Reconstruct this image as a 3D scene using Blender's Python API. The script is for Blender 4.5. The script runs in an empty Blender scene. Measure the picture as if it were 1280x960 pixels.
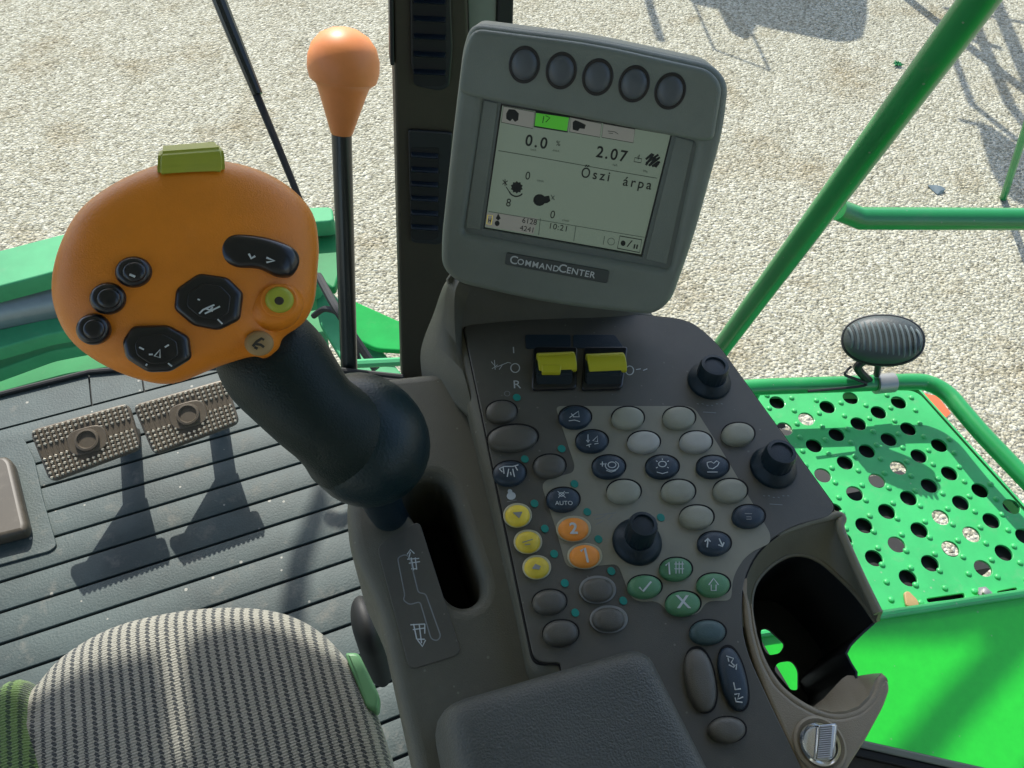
import bpy, bmesh, math, random
from mathutils import Vector, Matrix
random.seed(7)
S = bpy.context.scene
COL = S.collection
# ------------------------------------------------------------------ camera
F_PX = 985.0
CAM = Vector((0, 0, 3.15))
_p, _y, _nx = math.radians(52), math.radians(25), 590
_hd = Vector((math.sin(_y), math.cos(_y), 0)); _rt = Vector((math.cos(_y), -math.sin(_y), 0)); _up = Vector((0, 0, 1))
_F = _hd*math.cos(_p) - _up*math.sin(_p); _D0 = -(_hd*math.sin(_p) + _up*math.cos(_p))
_a = math.atan2(_nx-640, F_PX*math.tan(math.pi/2-_p))
CX = _rt*math.cos(_a) + _D0*math.sin(_a); CD = _D0*math.cos(_a) - _rt*math.sin(_a)
cd = bpy.data.cameras.new('camera'); cam = bpy.data.objects.new('camera', cd); COL.objects.link(cam)
m = Matrix((CX, -CD, -_F)).transposed().to_4x4(); m.translation = CAM; cam.matrix_world = m
cd.sensor_width = 36; cd.lens = 36*F_PX/1280; cd.clip_start = .01; cd.clip_end = 500
S.camera = cam
def ray(x, y): return CX*((x-640)/F_PX) + CD*((y-480)/F_PX) + _F
def atz(x, y, z=0.0):
    r = ray(x, y); return CAM + r*((z-CAM.z)/r.z)
def atd(x, y, d): return CAM + ray(x, y)*d
SUN_EL = math.radians(45)
SUN_AZ = math.radians(-5)     # from +Y, a touch to the left: light comes from (-sin, cos)
SUN_DIR = Vector((-math.sin(SUN_AZ)*math.cos(SUN_EL), math.cos(SUN_AZ)*math.cos(SUN_EL), math.sin(SUN_EL)))

class Frame:
    def __init__(s, o, n, u):
        s.o = Vector(o); s.n = Vector(n).normalized()
        u = Vector(u); s.u = (u - s.n*u.dot(s.n)).normalized(); s.v = s.n.cross(s.u)
    def uv(s, x, y, h=0.0):
        r = ray(x, y); o = s.o + s.n*h
        t = (o-CAM).dot(s.n)/r.dot(s.n); q = CAM + r*t - o
        return (q.dot(s.u), q.dot(s.v))
    def w(s, u, v, h=0.0): return s.o + s.u*u + s.v*v + s.n*h
    def P(s, x, y, h=0.0): return s.w(*s.uv(x, y, h), h)
    def mpp(s, x, y, h=0.0):                 # metres per photo pixel there
        return (s.P(x, y, h)-CAM).dot(_F)/F_PX
    def mat(s, h=0.0):
        M = Matrix((s.u, s.v, s.n)).transposed().to_4x4(); M.translation = s.o + s.n*h; return M
# ------------------------------------------------------------------ materials
def mat(name, col, rough=.5, metal=0, bump=0, bscale=200, var=.12, vscale=6, coat=0, emit=None, estr=0, spec=.5, dirt=0, sheen=0, specks=0, sscale=70):
    m = bpy.data.materials.new(name); m.use_nodes = True
    nt = m.node_tree; N = nt.nodes; L = nt.links; b = N['Principled BSDF']
    b.inputs['Roughness'].default_value = rough; b.inputs['Metallic'].default_value = metal
    b.inputs['Coat Weight'].default_value = coat; b.inputs['Coat Roughness'].default_value = .12
    b.inputs['Specular IOR Level'].default_value = spec
    if sheen: b.inputs['Sheen Weight'].default_value = sheen
    tc = N.new('ShaderNodeTexCoord')
    no = N.new('ShaderNodeTexNoise'); no.inputs['Scale'].default_value = vscale; no.inputs['Detail'].default_value = 6; no.inputs['Roughness'].default_value = .65
    L.new(tc.outputs['Object'], no.inputs['Vector'])
    mx = N.new('ShaderNodeMix'); mx.data_type = 'RGBA'
    mx.inputs[6].default_value = (*[c*(1-var) for c in col], 1); mx.inputs[7].default_value = (*[min(1, c*(1+var)) for c in col], 1)
    mr = N.new('ShaderNodeMapRange'); mr.inputs[1].default_value = .35; mr.inputs[2].default_value = .65
    L.new(no.outputs['Fac'], mr.inputs[0]); L.new(mr.outputs[0], mx.inputs[0])
    last = mx.outputs[2]
    if dirt:
        n2 = N.new('ShaderNodeTexNoise'); n2.inputs['Scale'].default_value = vscale*3.7; n2.inputs['Detail'].default_value = 8; n2.inputs['Roughness'].default_value = .75
        L.new(tc.outputs['Object'], n2.inputs['Vector'])
        r2 = N.new('ShaderNodeMapRange'); r2.inputs[1].default_value = .55; r2.inputs[2].default_value = .8; r2.inputs[4].default_value = dirt
        L.new(n2.outputs['Fac'], r2.inputs[0])
        m2 = N.new('ShaderNodeMix'); m2.data_type = 'RGBA'; m2.inputs[7].default_value = (.30, .27, .22, 1)
        L.new(r2.outputs[0], m2.inputs[0]); L.new(last, m2.inputs[6]); last = m2.outputs[2]
        rr = N.new('ShaderNodeMapRange'); rr.inputs[3].default_value = rough; rr.inputs[4].default_value = min(1, rough+.35)
        L.new(r2.outputs[0], rr.inputs[0]); L.new(rr.outputs[0], b.inputs['Roughness'])
    if specks:
        vo = N.new('ShaderNodeTexVoronoi'); vo.inputs['Scale'].default_value = sscale; L.new(tc.outputs['Object'], vo.inputs['Vector'])
        sc3 = N.new('ShaderNodeSeparateColor'); L.new(vo.outputs['Color'], sc3.inputs[0])
        th = N.new('ShaderNodeMath'); th.operation = 'MULTIPLY'; th.inputs[1].default_value = .13; L.new(sc3.outputs[0], th.inputs[0])
        lt = N.new('ShaderNodeMath'); lt.operation = 'LESS_THAN'; L.new(vo.outputs['Distance'], lt.inputs[0]); L.new(th.outputs[0], lt.inputs[1])
        gt = N.new('ShaderNodeMath'); gt.operation = 'GREATER_THAN'; gt.inputs[1].default_value = .45; L.new(sc3.outputs[1], gt.inputs[0])
        ml = N.new('ShaderNodeMath'); ml.operation = 'MULTIPLY'; L.new(lt.outputs[0], ml.inputs[0]); L.new(gt.outputs[0], ml.inputs[1])
        m5 = N.new('ShaderNodeMath'); m5.operation = 'MULTIPLY'; m5.inputs[1].default_value = specks; L.new(ml.outputs[0], m5.inputs[0])
        mm = N.new('ShaderNodeMix'); mm.data_type = 'RGBA'; mm.inputs[7].default_value = (.34, .33, .28, 1)
        L.new(m5.outputs[0], mm.inputs[0]); L.new(last, mm.inputs[6]); last = mm.outputs[2]
    L.new(last, b.inputs['Base Color'])
    if bump:
        nb = N.new('ShaderNodeTexNoise'); nb.inputs['Scale'].default_value = bscale; nb.inputs['Detail'].default_value = 3
        L.new(tc.outputs['Object'], nb.inputs['Vector'])
        bp = N.new('ShaderNodeBump'); bp.inputs['Strength'].default_value = bump; bp.inputs['Distance'].default_value = .002
        L.new(nb.outputs['Fac'], bp.inputs['Height']); L.new(bp.outputs[0], b.inputs['Normal'])
    if emit:
        b.inputs['Emission Color'].default_value = (*emit, 1); b.inputs['Emission Strength'].default_value = estr
    return m
M = {}
M['console'] = mat('console_plastic', (.108, .108, .080), .5, specks=.35, sscale=140, bump=.25, bscale=1400, dirt=.16, vscale=9)
M['console_tan_lit'] = mat('console_tan_lit_plastic', (.27, .23, .16), .42, bump=.2, bscale=1400, dirt=.2)  # tan plastic lightened, standing in for sun on the bezel
M['panel'] = mat('panel_film', (.092, .091, .076), .40, specks=.3, sscale=170, bump=.15, bscale=2500, dirt=.10, vscale=12)
M['keypad'] = mat('keypad_film', (.265, .262, .200), .42, bump=.15, bscale=2500, dirt=.12, vscale=12)
M['black'] = mat('black_plastic', (.012, .014, .016), .4, bump=.1, bscale=1500)
M['blackhole'] = mat('dark_void_plastic', (.006, .006, .006), .8)
M['gloss'] = mat('gloss_black_button', (.008, .010, .013), .28, coat=.35)
M['rubber'] = mat('rubber_grip', (.006, .017, .015), .42, bump=.3, bscale=900, dirt=.05, spec=.3)
M['boot'] = mat('rubber_boot', (.006, .022, .026), .36, bump=.2, bscale=600, dirt=.06, spec=.4)
M['orange'] = mat('orange_plastic', (.80, .25, .016), .34, bump=.18, bscale=1400, var=.10, vscale=14, dirt=.05)
M['lime'] = mat('lime_button_plastic', (.40, .44, .045), .4, var=.12, dirt=.12)
M['yellow'] = mat('yellow_switch_plastic', (.55, .53, .02), .38, var=.06, dirt=.08)
M['b_light'] = mat('pale_button_rubber', (.30, .305, .235), .45, bump=.2, bscale=1800, vscale=20)
M['b_lighter'] = mat('worn_pale_button_rubber', (.42, .42, .37), .45, bump=.2, bscale=1800, vscale=20)
M['b_grey'] = mat('grey_button_rubber', (.100, .097, .080), .42, bump=.2, bscale=1800, vscale=20)
M['b_navy'] = mat('navy_button_rubber', (.020, .038, .058), .4, bump=.2, bscale=1800, vscale=20)
M['b_teal'] = mat('teal_button_rubber', (.045, .085, .088), .42, bump=.2, bscale=1800, vscale=20)
M['b_green'] = mat('green_button_rubber', (.09, .25, .12), .42, bump=.2, bscale=1800, vscale=20)
M['b_orange'] = mat('orange_button_rubber', (.85, .30, .04), .45, bump=.2, bscale=1800, vscale=25, dirt=.1)
M['b_yellow'] = mat('yellow_button_rubber', (.75, .58, .05), .45, bump=.2, bscale=1800, vscale=40, var=.2, dirt=.2)
M['ring'] = mat('button_ring', (.48, .47, .33), .5)
M['ring_grey'] = mat('grey_ring', (.26, .27, .26), .5)
M['led'] = mat('indicator_lens', (.005, .26, .22), .35)
M['knob'] = mat('knob_plastic', (.008, .020, .028), .38, spec=.35, bump=.15, bscale=1500)
M['print'] = mat('white_print', (.55, .60, .60), .5)
M['printdim'] = mat('worn_print', (.22, .24, .24), .5)
M['mon'] = mat('monitor_plastic', (.175, .205, .175), .46, bump=.2, bscale=1800, dirt=.07, vscale=8)
M['mon_dark'] = mat('monitor_recess_plastic', (.130, .155, .138), .5, bump=.2, bscale=1800)
M['mon_btn'] = mat('monitor_button_plastic', (.085, .100, .110), .38)
M['lcd'] = mat('lcd_face', (.10, .12, .10), .35, var=.02, emit=(.30, .40, .30), estr=.15)
M['lcd_tab'] = mat('lcd_tab', (.12, .12, .11), .35, var=.02, emit=(.36, .38, .33), estr=.15)
M['lcd_green'] = mat('lcd_green_tab', (.03, .2, .02), .35, var=.02, emit=(.08, .45, .03), estr=.25)
M['ink'] = mat('lcd_ink', (.006, .010, .008), .5)
M['inkdim'] = mat('lcd_faint_ink', (.05, .07, .055), .5)
M['inky'] = mat('lcd_yellow', (.5, .4, .05), .5, emit=(.5, .4, .05), estr=.3)
M['plate'] = mat('name_plate_film', (.045, .06, .058), .3, coat=.2)
M['leather'] = mat('armrest_vinyl', (.078, .086, .080), .38, bump=.45, bscale=900, dirt=.05)
M['chrome'] = mat('chrome', (.75, .75, .72), .16, metal=1, var=.03)
M['pillar'] = mat('pillar_plastic', (.034, .028, .016), .55, bump=.2, bscale=900)
M['pillarlight'] = mat('pillar_trim_metal', (.20, .23, .19), .4)
M['vent'] = mat('vent_plastic', (.006, .012, .020), .35)
M['black_rod'] = mat('black_rod_paint', (.008, .014, .012), .35, coat=.3)
M['green'] = mat('green_paint', (.012, .25, .060), .34, coat=.25, specks=.5, sscale=110, dirt=.2, vscale=5, bump=.05, bscale=60)
M['green_deck'] = mat('green_deck_paint', (.035, .40, .11), .45, coat=.15, dirt=.3, specks=.4, vscale=9, bump=.08, bscale=80)
M['green_sill'] = mat('green_sill_paint', (.02, .52, .03), .3, coat=.4, dirt=.05, vscale=60, var=.05, specks=.3, sscale=60)
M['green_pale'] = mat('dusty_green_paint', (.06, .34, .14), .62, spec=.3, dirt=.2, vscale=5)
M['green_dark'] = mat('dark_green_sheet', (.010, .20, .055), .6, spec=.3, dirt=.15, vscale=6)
M['tubegrey'] = mat('galvanised_tube', (.22, .27, .27), .35, metal=.3, dirt=.2)
M['steel'] = mat('grey_metal', (.30, .30, .28), .4, metal=.5, dirt=.2)
M['refl'] = mat('reflector_orange', (.75, .14, .05), .35)
M['lamp'] = mat('lamp_housing', (.040, .052, .052), .5, bump=.2, bscale=300, dirt=.25)
M['tyre'] = mat('tyre_rubber', (.018, .018, .017), .8, dirt=.3)
M['pedal'] = mat('worn_pedal_metal', (.115, .095, .070), .42, metal=.2, dirt=.2, vscale=20)
M['pedal_tip'] = mat('polished_pedal_studs', (.55, .52, .44), .35, metal=.6, vscale=30)
M['colm'] = mat('column_plastic', (.06, .050, .034), .5, dirt=.2)
M['floor_base'] = mat('groove_dark', (.012, .014, .014), .8)
M['buckle'] = mat('pale_green_plastic', (.12, .30, .13), .4)
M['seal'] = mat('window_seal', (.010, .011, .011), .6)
M['cork'] = mat('tan_cover', (.36, .24, .10), .6, dirt=.3)
M['green_matt'] = mat('matt_green_sheet', (.012, .30, .06), .75, spec=.15, dirt=.1, vscale=6)
M['fin'] = mat('lamp_fin', (.11, .14, .14), .45, dirt=.2)
M['roof'] = mat('roof_lining', (.38, .37, .34), .8)
M['beacon'] = mat('orange_marker', (.75, .25, .07), .45)

def floor_mat():
    m = mat('ribbed_floor_rubber', (.052, .072, .068), .6, spec=.4, bump=.35, bscale=300, dirt=.5, vscale=6, var=.25, specks=.8, sscale=48)
    return m
M['floor'] = floor_mat()
def fabric(name, c1, c2, per=.0074):
    m = bpy.data.materials.new(name); m.use_nodes = True; nt = m.node_tree; N = nt.nodes; L = nt.links; b = N['Principled BSDF']
    b.inputs['Roughness'].default_value = .9; b.inputs['Sheen Weight'].default_value = .25
    tc = N.new('ShaderNodeTexCoord'); sp = N.new('ShaderNodeSeparateXYZ'); L.new(tc.outputs['Object'], sp.inputs[0])
    def math_(op, a, bb=None, c=None):
        n = N.new('ShaderNodeMath'); n.operation = op
        for i, v in enumerate((a, bb, c)):
            if v is None: continue
            if isinstance(v, (int, float)): n.inputs[i].default_value = v
            else: L.new(v, n.inputs[i])
        return n.outputs[0]
    wob = N.new('ShaderNodeTexNoise'); wob.inputs['Scale'].default_value = 9; L.new(tc.outputs['Object'], wob.inputs['Vector'])
    x = math_('ADD', sp.outputs['X'], math_('MULTIPLY', wob.outputs['Fac'], .004))
    # zig-zag knit: shift x with y
    zz = math_('PINGPONG', sp.outputs['Y'], .0020)
    x2 = math_('ADD', x, math_('MULTIPLY', zz, .7))
    fr = math_('FRACT', math_('DIVIDE', x2, per))
    st = math_('LESS_THAN', fr, .40)
    yn = math_('FRACT', math_('DIVIDE', math_('ADD', sp.outputs['Y'], math_('MULTIPLY', x, .8)), .0040))
    kn = math_('GREATER_THAN', yn, .12)
    dark = math_('MULTIPLY', st, kn)
    fine = math_('SINE', math_('MULTIPLY', sp.outputs['Y'], 2*math.pi/.0022))
    mx = N.new('ShaderNodeMix'); mx.data_type = 'RGBA'; mx.inputs[6].default_value = (*c1, 1); mx.inputs[7].default_value = (*c2, 1)
    L.new(dark, mx.inputs[0])
    nn = N.new('ShaderNodeTexNoise'); nn.inputs['Scale'].default_value = 700; nn.inputs['Detail'].default_value = 2; L.new(tc.outputs['Object'], nn.inputs['Vector'])
    m3 = N.new('ShaderNodeMix'); m3.data_type = 'RGBA'; m3.blend_type = 'MULTIPLY'; m3.inputs[0].default_value = .6
    cr = N.new('ShaderNodeMapRange'); cr.inputs[1].default_value = .3; cr.inputs[2].default_value = .7; cr.inputs[3].default_value = .6; cr.inputs[4].default_value = 1.25
    L.new(nn.outputs['Fac'], cr.inputs[0]); L.new(mx.outputs[2], m3.inputs[6]); L.new(cr.outputs[0], m3.inputs[7])
    L.new(m3.outputs[2], b.inputs['Base Color'])
    hh = math_('ADD', math_('MULTIPLY', dark, -1.0), math_('ADD', math_('MULTIPLY', fine, .25), nn.outputs['Fac']))
    bp = N.new('ShaderNodeBump'); bp.inputs['Strength'].default_value = .7; bp.inputs['Distance'].default_value = .0015
    L.new(hh, bp.inputs['Height']); L.new(bp.outputs[0], b.inputs['Normal'])
    return m
M['fabric'] = fabric('striped_seat_fabric', (.30, .29, .24), (.042, .047, .047))
M['fabric_green'] = fabric('green_seat_fabric', (.11, .19, .05), (.02, .05, .015))
def gravel():
    m = bpy.data.materials.new('pale_gravel'); m.use_nodes = True; nt = m.node_tree; N = nt.nodes; L = nt.links; b = N['Principled BSDF']
    b.inputs['Roughness'].default_value = .95; b.inputs['Specular IOR Level'].default_value = .2
    tc = N.new('ShaderNodeTexCoord')
    wn = N.new('ShaderNodeTexNoise'); wn.inputs['Scale'].default_value = 30; L.new(tc.outputs['Object'], wn.inputs['Vector'])
    wm = N.new('ShaderNodeMix'); wm.data_type = 'VECTOR'; wm.inputs[0].default_value = .02
    L.new(tc.outputs['Object'], wm.inputs[4]); L.new(wn.outputs['Color'], wm.inputs[5])
    v = N.new('ShaderNodeTexVoronoi'); v.inputs['Scale'].default_value = 58; v.inputs['Randomness'].default_value = 1; L.new(wm.outputs[1], v.inputs['Vector'])
    v2 = N.new('ShaderNodeTexVoronoi'); v2.inputs['Scale'].default_value = 95; L.new(wm.outputs[1], v2.inputs['Vector'])
    sp = N.new('ShaderNodeSeparateColor'); L.new(v.outputs['Color'], sp.inputs[0])
    sp2 = N.new('ShaderNodeSeparateColor'); L.new(v2.outputs['Color'], sp2.inputs[0])
    cr = N.new('ShaderNodeValToRGB'); e = cr.color_ramp; e.elements[0].position = 0; e.elements[0].color = (.12, .11, .075, 1)
    e.elements[1].position = 1; e.elements[1].color = (.66, .645, .52, 1)
    x = e.elements.new(.2); x.color = (.29, .27, .18, 1); x = e.elements.new(.55); x.color = (.41, .39, .28, 1)
    L.new(sp.outputs[0], cr.inputs[0])
    cr2 = N.new('ShaderNodeValToRGB'); e = cr2.color_ramp; e.elements[0].color = (.11, .105, .07, 1); e.elements[1].color = (.58, .565, .44, 1)
    L.new(sp2.outputs[0], cr2.inputs[0])
    mx = N.new('ShaderNodeMix'); mx.data_type = 'RGBA'; mx.inputs[0].default_value = .45; L.new(cr.outputs[0], mx.inputs[6]); L.new(cr2.outputs[0], mx.inputs[7])
    # brown earthy patches
    n1 = N.new('ShaderNodeTexNoise'); n1.inputs['Scale'].default_value = 1.6; n1.inputs['Detail'].default_value = 7; n1.inputs['Roughness'].default_value = .65; L.new(tc.outputs['Object'], n1.inputs['Vector'])
    r1 = N.new('ShaderNodeMapRange'); r1.inputs[1].default_value = .52; r1.inputs[2].default_value = .74; r1.inputs[4].default_value = .85; L.new(n1.outputs['Fac'], r1.inputs[0])
    m2 = N.new('ShaderNodeMix'); m2.data_type = 'RGBA'; m2.blend_type = 'MULTIPLY'; m2.inputs[7].default_value = (.62, .52, .37, 1)
    L.new(r1.outputs[0], m2.inputs[0]); L.new(mx.outputs[2], m2.inputs[6])
    # straw-like flecks
    n3 = N.new('ShaderNodeTexNoise'); n3.inputs['Scale'].default_value = 95; n3.inputs['Detail'].default_value = 2
    mp = N.new('ShaderNodeMapping'); mp.inputs['Scale'].default_value = (.25, 1, 1); mp.inputs['Rotation'].default_value = (0, 0, .6)
    L.new(tc.outputs['Object'], mp.inputs[0]); L.new(mp.outputs[0], n3.inputs['Vector'])
    r3 = N.new('ShaderNodeMapRange'); r3.inputs[1].default_value = .60; r3.inputs[2].default_value = .66; r3.inputs[4].default_value = .6; L.new(n3.outputs['Fac'], r3.inputs[0])
    m4 = N.new('ShaderNodeMix'); m4.data_type = 'RGBA'; m4.inputs[7].default_value = (.66, .62, .50, 1)
    L.new(r3.outputs[0], m4.inputs[0]); L.new(m2.outputs[2], m4.inputs[6])
    L.new(m4.outputs[2], b.inputs['Base Color'])
    ad = N.new('ShaderNodeMath'); ad.operation = 'MULTIPLY_ADD'; ad.inputs[1].default_value = -1.0
    L.new(v.outputs['Distance'], ad.inputs[0]); L.new(sp2.outputs[1], ad.inputs[2])
    bp = N.new('ShaderNodeBump'); bp.inputs['Strength'].default_value = .8; bp.inputs['Distance'].default_value = .016
    L.new(ad.outputs[0], bp.inputs['Height']); L.new(bp.outputs[0], b.inputs['Normal'])
    return m
M['gravel'] = gravel()
# ------------------------------------------------------------------ object helpers
def thing(name, label, cat, loc=(0, 0, 0), group=None):
    o = bpy.data.objects.new(name, None); COL.objects.link(o); o.location = loc; o['label'] = label; o['category'] = cat
    o.empty_display_size = .05
    if group: o['group'] = group
    return o
def rootloc(p):
    v = Vector((0, 0, 0))
    while p is not None: v = v + p.location; p = p.parent
    return v
def add(name, me, mt, parent=None, smooth=35, label=None):
    o = bpy.data.objects.new(name, me)
    off = rootloc(parent)
    if off.length > 0: me.transform(Matrix.Translation(-off))
    me.materials.clear(); me.materials.append(M[mt] if isinstance(mt, str) else mt)
    if smooth:
        for p in me.polygons: p.use_smooth = True
        me.set_sharp_from_angle(angle=math.radians(smooth))
    me.name = name
    COL.objects.link(o)
    if parent: o.parent = parent
    if label: o['label'] = label
    return o
def tag(o, label=None, cat=None, group=None, kind=None):
    if label: o['label'] = label
    if cat: o['category'] = cat
    if group: o['group'] = group
    if kind: o['kind'] = kind
    return o
def join(*ms):
    bm = bmesh.new()
    for x in ms: bm.from_mesh(x)
    me = bpy.data.meshes.new('j'); bm.to_mesh(me); bm.free(); return me
def from_curve(cu, M4):
    o = bpy.data.objects.new('tmp', cu); COL.objects.link(o)
    dg = bpy.context.evaluated_depsgraph_get(); dg.update()
    me = bpy.data.meshes.new_from_object(o.evaluated_get(dg)); me.transform(M4)
    bpy.data.objects.remove(o); bpy.data.curves.remove(cu); return me
def rounded(pts, r, n=5):
    out = []; k = len(pts)
    for i in range(k):
        a, b, c = Vector(pts[i-1]), Vector(pts[i]), Vector(pts[(i+1) % k])
        d1, d2 = (a-b), (c-b); l1, l2 = d1.length, d2.length
        rr = r[i] if isinstance(r, (list, tuple)) else r
        t = min(rr, l1*.48, l2*.48)
        if t < 1e-6: out.append(tuple(b)); continue
        p, q = b+d1.normalized()*t, b+d2.normalized()*t
        for j in range(n+1):
            s = j/n; out.append(tuple(p*(1-s)**2 + b*2*s*(1-s) + q*s*s))
    return out
def spline_closed(pts, n=6):
    out = []; k = len(pts)
    for i in range(k):
        p0, p1, p2, p3 = [Vector(pts[(i+j) % k]) for j in (-1, 0, 1, 2)]
        for j in range(n):
            t = j/n; out.append(tuple(.5*((2*p1)+(-p0+p2)*t+(2*p0-5*p1+4*p2-p3)*t*t+(-p0+3*p1-3*p2+p3)*t**3)))
    return out
def spline_open(pts, n=6):
    k = len(pts); out = []
    for i in range(k-1):
        p0, p1, p2, p3 = Vector(pts[max(i-1, 0)]), Vector(pts[i]), Vector(pts[i+1]), Vector(pts[min(i+2, k-1)])
        for j in range(n):
            t = j/n; out.append(.5*((2*p1)+(-p0+p2)*t+(2*p0-5*p1+4*p2-p3)*t*t+(-p0+3*p1-3*p2+p3)*t**3))
    out.append(Vector(pts[-1])); return out
def slab(fr, polys, h0, h1, bev=0, res=3):
    """filled outline(s) (uv) with holes, extruded h0..h1 along the frame normal"""
    cu = bpy.data.curves.new('c', 'CURVE'); cu.dimensions = '2D'; cu.fill_mode = 'BOTH'
    for pl in polys:
        sp = cu.splines.new('POLY'); sp.points.add(len(pl)-1)
        for q, p in zip(sp.points, pl): q.co = (p[0], p[1], 0, 1)
        sp.use_cyclic_u = True
    t = (h1-h0)/2; bev = min(bev, t*.98)
    cu.extrude = t-bev; cu.bevel_depth = bev; cu.bevel_resolution = res; cu.offset = -bev
    return from_curve(cu, fr.mat((h0+h1)/2))
def pxs(fr, pts, h=0): return [fr.uv(x, y, h) for x, y in pts]
def tube(pts, r, seg=12, closed=False, caps=True):
    pts = [Vector(p) for p in pts]; n = len(pts)
    rs = r if isinstance(r, (list, tuple)) else [r]*n
    bm = bmesh.new(); rings = []; nrm = None
    for i in range(n):
        if closed: t = (pts[(i+1) % n]-pts[i-1])
        else: t = pts[min(i+1, n-1)]-pts[max(i-1, 0)]
        t.normalize()
        if nrm is None:
            nrm = t.orthogonal().normalized()
        nrm = (nrm-t*nrm.dot(t)).normalized(); bn = t.cross(nrm)
        rings.append([bm.verts.new(pts[i]+(nrm*math.cos(2*math.pi*k/seg)+bn*math.sin(2*math.pi*k/seg))*rs[i]) for k in range(seg)])
    for i in range(n if closed else n-1):
        a, b = rings[i], rings[(i+1) % n]
        for k in range(seg): bm.faces.new((a[k], a[(k+1) % seg], b[(k+1) % seg], b[k]))
    if caps and not closed: bm.faces.new(rings[0][::-1]); bm.faces.new(rings[-1])
    me = bpy.data.meshes.new('t'); bm.to_mesh(me); bm.free(); return me
def lathe(base, axis, prof, seg=32, ex=1.0, ux=None, flute=0, fr_=(0, 99)):
    """prof: (radius, height); ex stretches along ux"""
    ax = Vector(axis).normalized(); u = Vector(ux) if ux is not None else ax.orthogonal()
    u = (u-ax*u.dot(ax)).normalized(); v = ax.cross(u); base = Vector(base)
    bm = bmesh.new(); rings = []
    for j, (r, h) in enumerate(prof):
        ring = []
        for k in range(seg):
            a = 2*math.pi*k/seg; rr = r
            if flute and fr_[0] <= j <= fr_[1]: rr = r*(1+flute*(1 if k % 2 else -1))
            ring.append(bm.verts.new(base+u*math.cos(a)*rr*ex+v*math.sin(a)*rr+ax*h))
        rings.append(ring)
    for a, b in zip(rings, rings[1:]):
        for k in range(seg): bm.faces.new((a[k], a[(k+1) % seg], b[(k+1) % seg], b[k]))
    bm.faces.new(rings[0][::-1]); bm.faces.new(rings[-1])
    me = bpy.data.meshes.new('l'); bm.to_mesh(me); bm.free(); return me
def pillow(fr, outline, h0, h1, exp=4.0, rings=10, under=0.0, ctr=None):
    """domed solid from a uv outline; rim at h0, crown at h1"""
    c = Vector(ctr) if ctr else sum((Vector(p) for p in outline), Vector((0, 0)))/len(outline)
    bm = bmesh.new(); R = []
    lev = [(1.0, h0-under)] if under else []
    for i in range(rings+1):
        a = (i/rings)*math.pi/2; s = math.cos(a); 
        hh = (1-s**exp)**(1/2.0) if s < 1 else 0
        lev.append((s, h0+(h1-h0)*hh))
    for s, h in lev[:-1]:
        R.append([bm.verts.new(fr.w(c.x+(p[0]-c.x)*s, c.y+(p[1]-c.y)*s, h)) for p in outline])
    top = bm.verts.new(fr.w(c.x, c.y, h1)); n = len(outline)
    for a, b in zip(R, R[1:]):
        for k in range(n): bm.faces.new((a[k], a[(k+1) % n], b[(k+1) % n], b[k]))
    for k in range(n): bm.faces.new((R[-1][k], R[-1][(k+1) % n], top))
    bm.faces.new(R[0][::-1])
    bmesh.ops.recalc_face_normals(bm, faces=bm.faces)
    me = bpy.data.meshes.new('p'); bm.to_mesh(me); bm.free(); return me
def ell(cx, cy, rx, ry, rot=0, n=36, sq=2.0):
    out = []
    for k in range(n):
        a = 2*math.pi*k/n; c, s = math.cos(a), math.sin(a)
        x = rx*math.copysign(abs(c)**(2/sq), c); y = ry*math.copysign(abs(s)**(2/sq), s)
        out.append((cx+x*math.cos(rot)-y*math.sin(rot), cy+x*math.sin(rot)+y*math.cos(rot)))
    return out
def box(x0, x1, y0, y1, z0, z1, bev=0):
    bm = bmesh.new(); bmesh.ops.create_cube(bm, size=1)
    for v in bm.verts: v.co = Vector(((x0+x1)/2+v.co.x*(x1-x0), (y0+y1)/2+v.co.y*(y1-y0), (z0+z1)/2+v.co.z*(z1-z0)))
    if bev: bmesh.ops.bevel(bm, geom=bm.edges[:], offset=bev, segments=3, affect='EDGES', profile=.5)
    me = bpy.data.meshes.new('b'); bm.to_mesh(me); bm.free(); return me
def hull(pts, bev=0):
    bm = bmesh.new()
    for p in pts: bm.verts.new(p)
    r = bmesh.ops.convex_hull(bm, input=bm.verts[:])
    for v in [v for v in bm.verts if not v.link_faces]: bm.verts.remove(v)
    if bev:
        bmesh.ops.dissolve_limit(bm, angle_limit=.05, verts=bm.verts[:], edges=bm.edges[:])
        bmesh.ops.bevel(bm, geom=bm.edges[:], offset=bev, segments=3, affect='EDGES')
    me = bpy.data.meshes.new('h'); bm.to_mesh(me); bm.free(); return me
def loft(rows, thick=.002):
    """skin between rows of 3-D points, resampled; given real thickness"""
    n = 48; R = []
    for row in rows:
        pts = [Vector(p) for p in row]; L = [0]
        for a, b in zip(pts, pts[1:]): L.append(L[-1]+(b-a).length)
        out = []
        for k in range(n):
            t = L[-1]*k/(n-1); i = 0
            while i < len(L)-2 and L[i+1] < t: i += 1
            out.append(pts[i].lerp(pts[i+1], (t-L[i])/max(1e-9, L[i+1]-L[i])))
        R.append(out)
    bm = bmesh.new(); V = [[bm.verts.new(p) for p in r] for r in R]
    for a, b in zip(V, V[1:]):
        for k in range(n-1): bm.faces.new((a[k], a[k+1], b[k+1], b[k]))
    bmesh.ops.recalc_face_normals(bm, faces=bm.faces)
    bmesh.ops.solidify(bm, geom=bm.faces[:], thickness=thick)
    me = bpy.data.meshes.new('lo'); bm.to_mesh(me); bm.free(); return me
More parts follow.
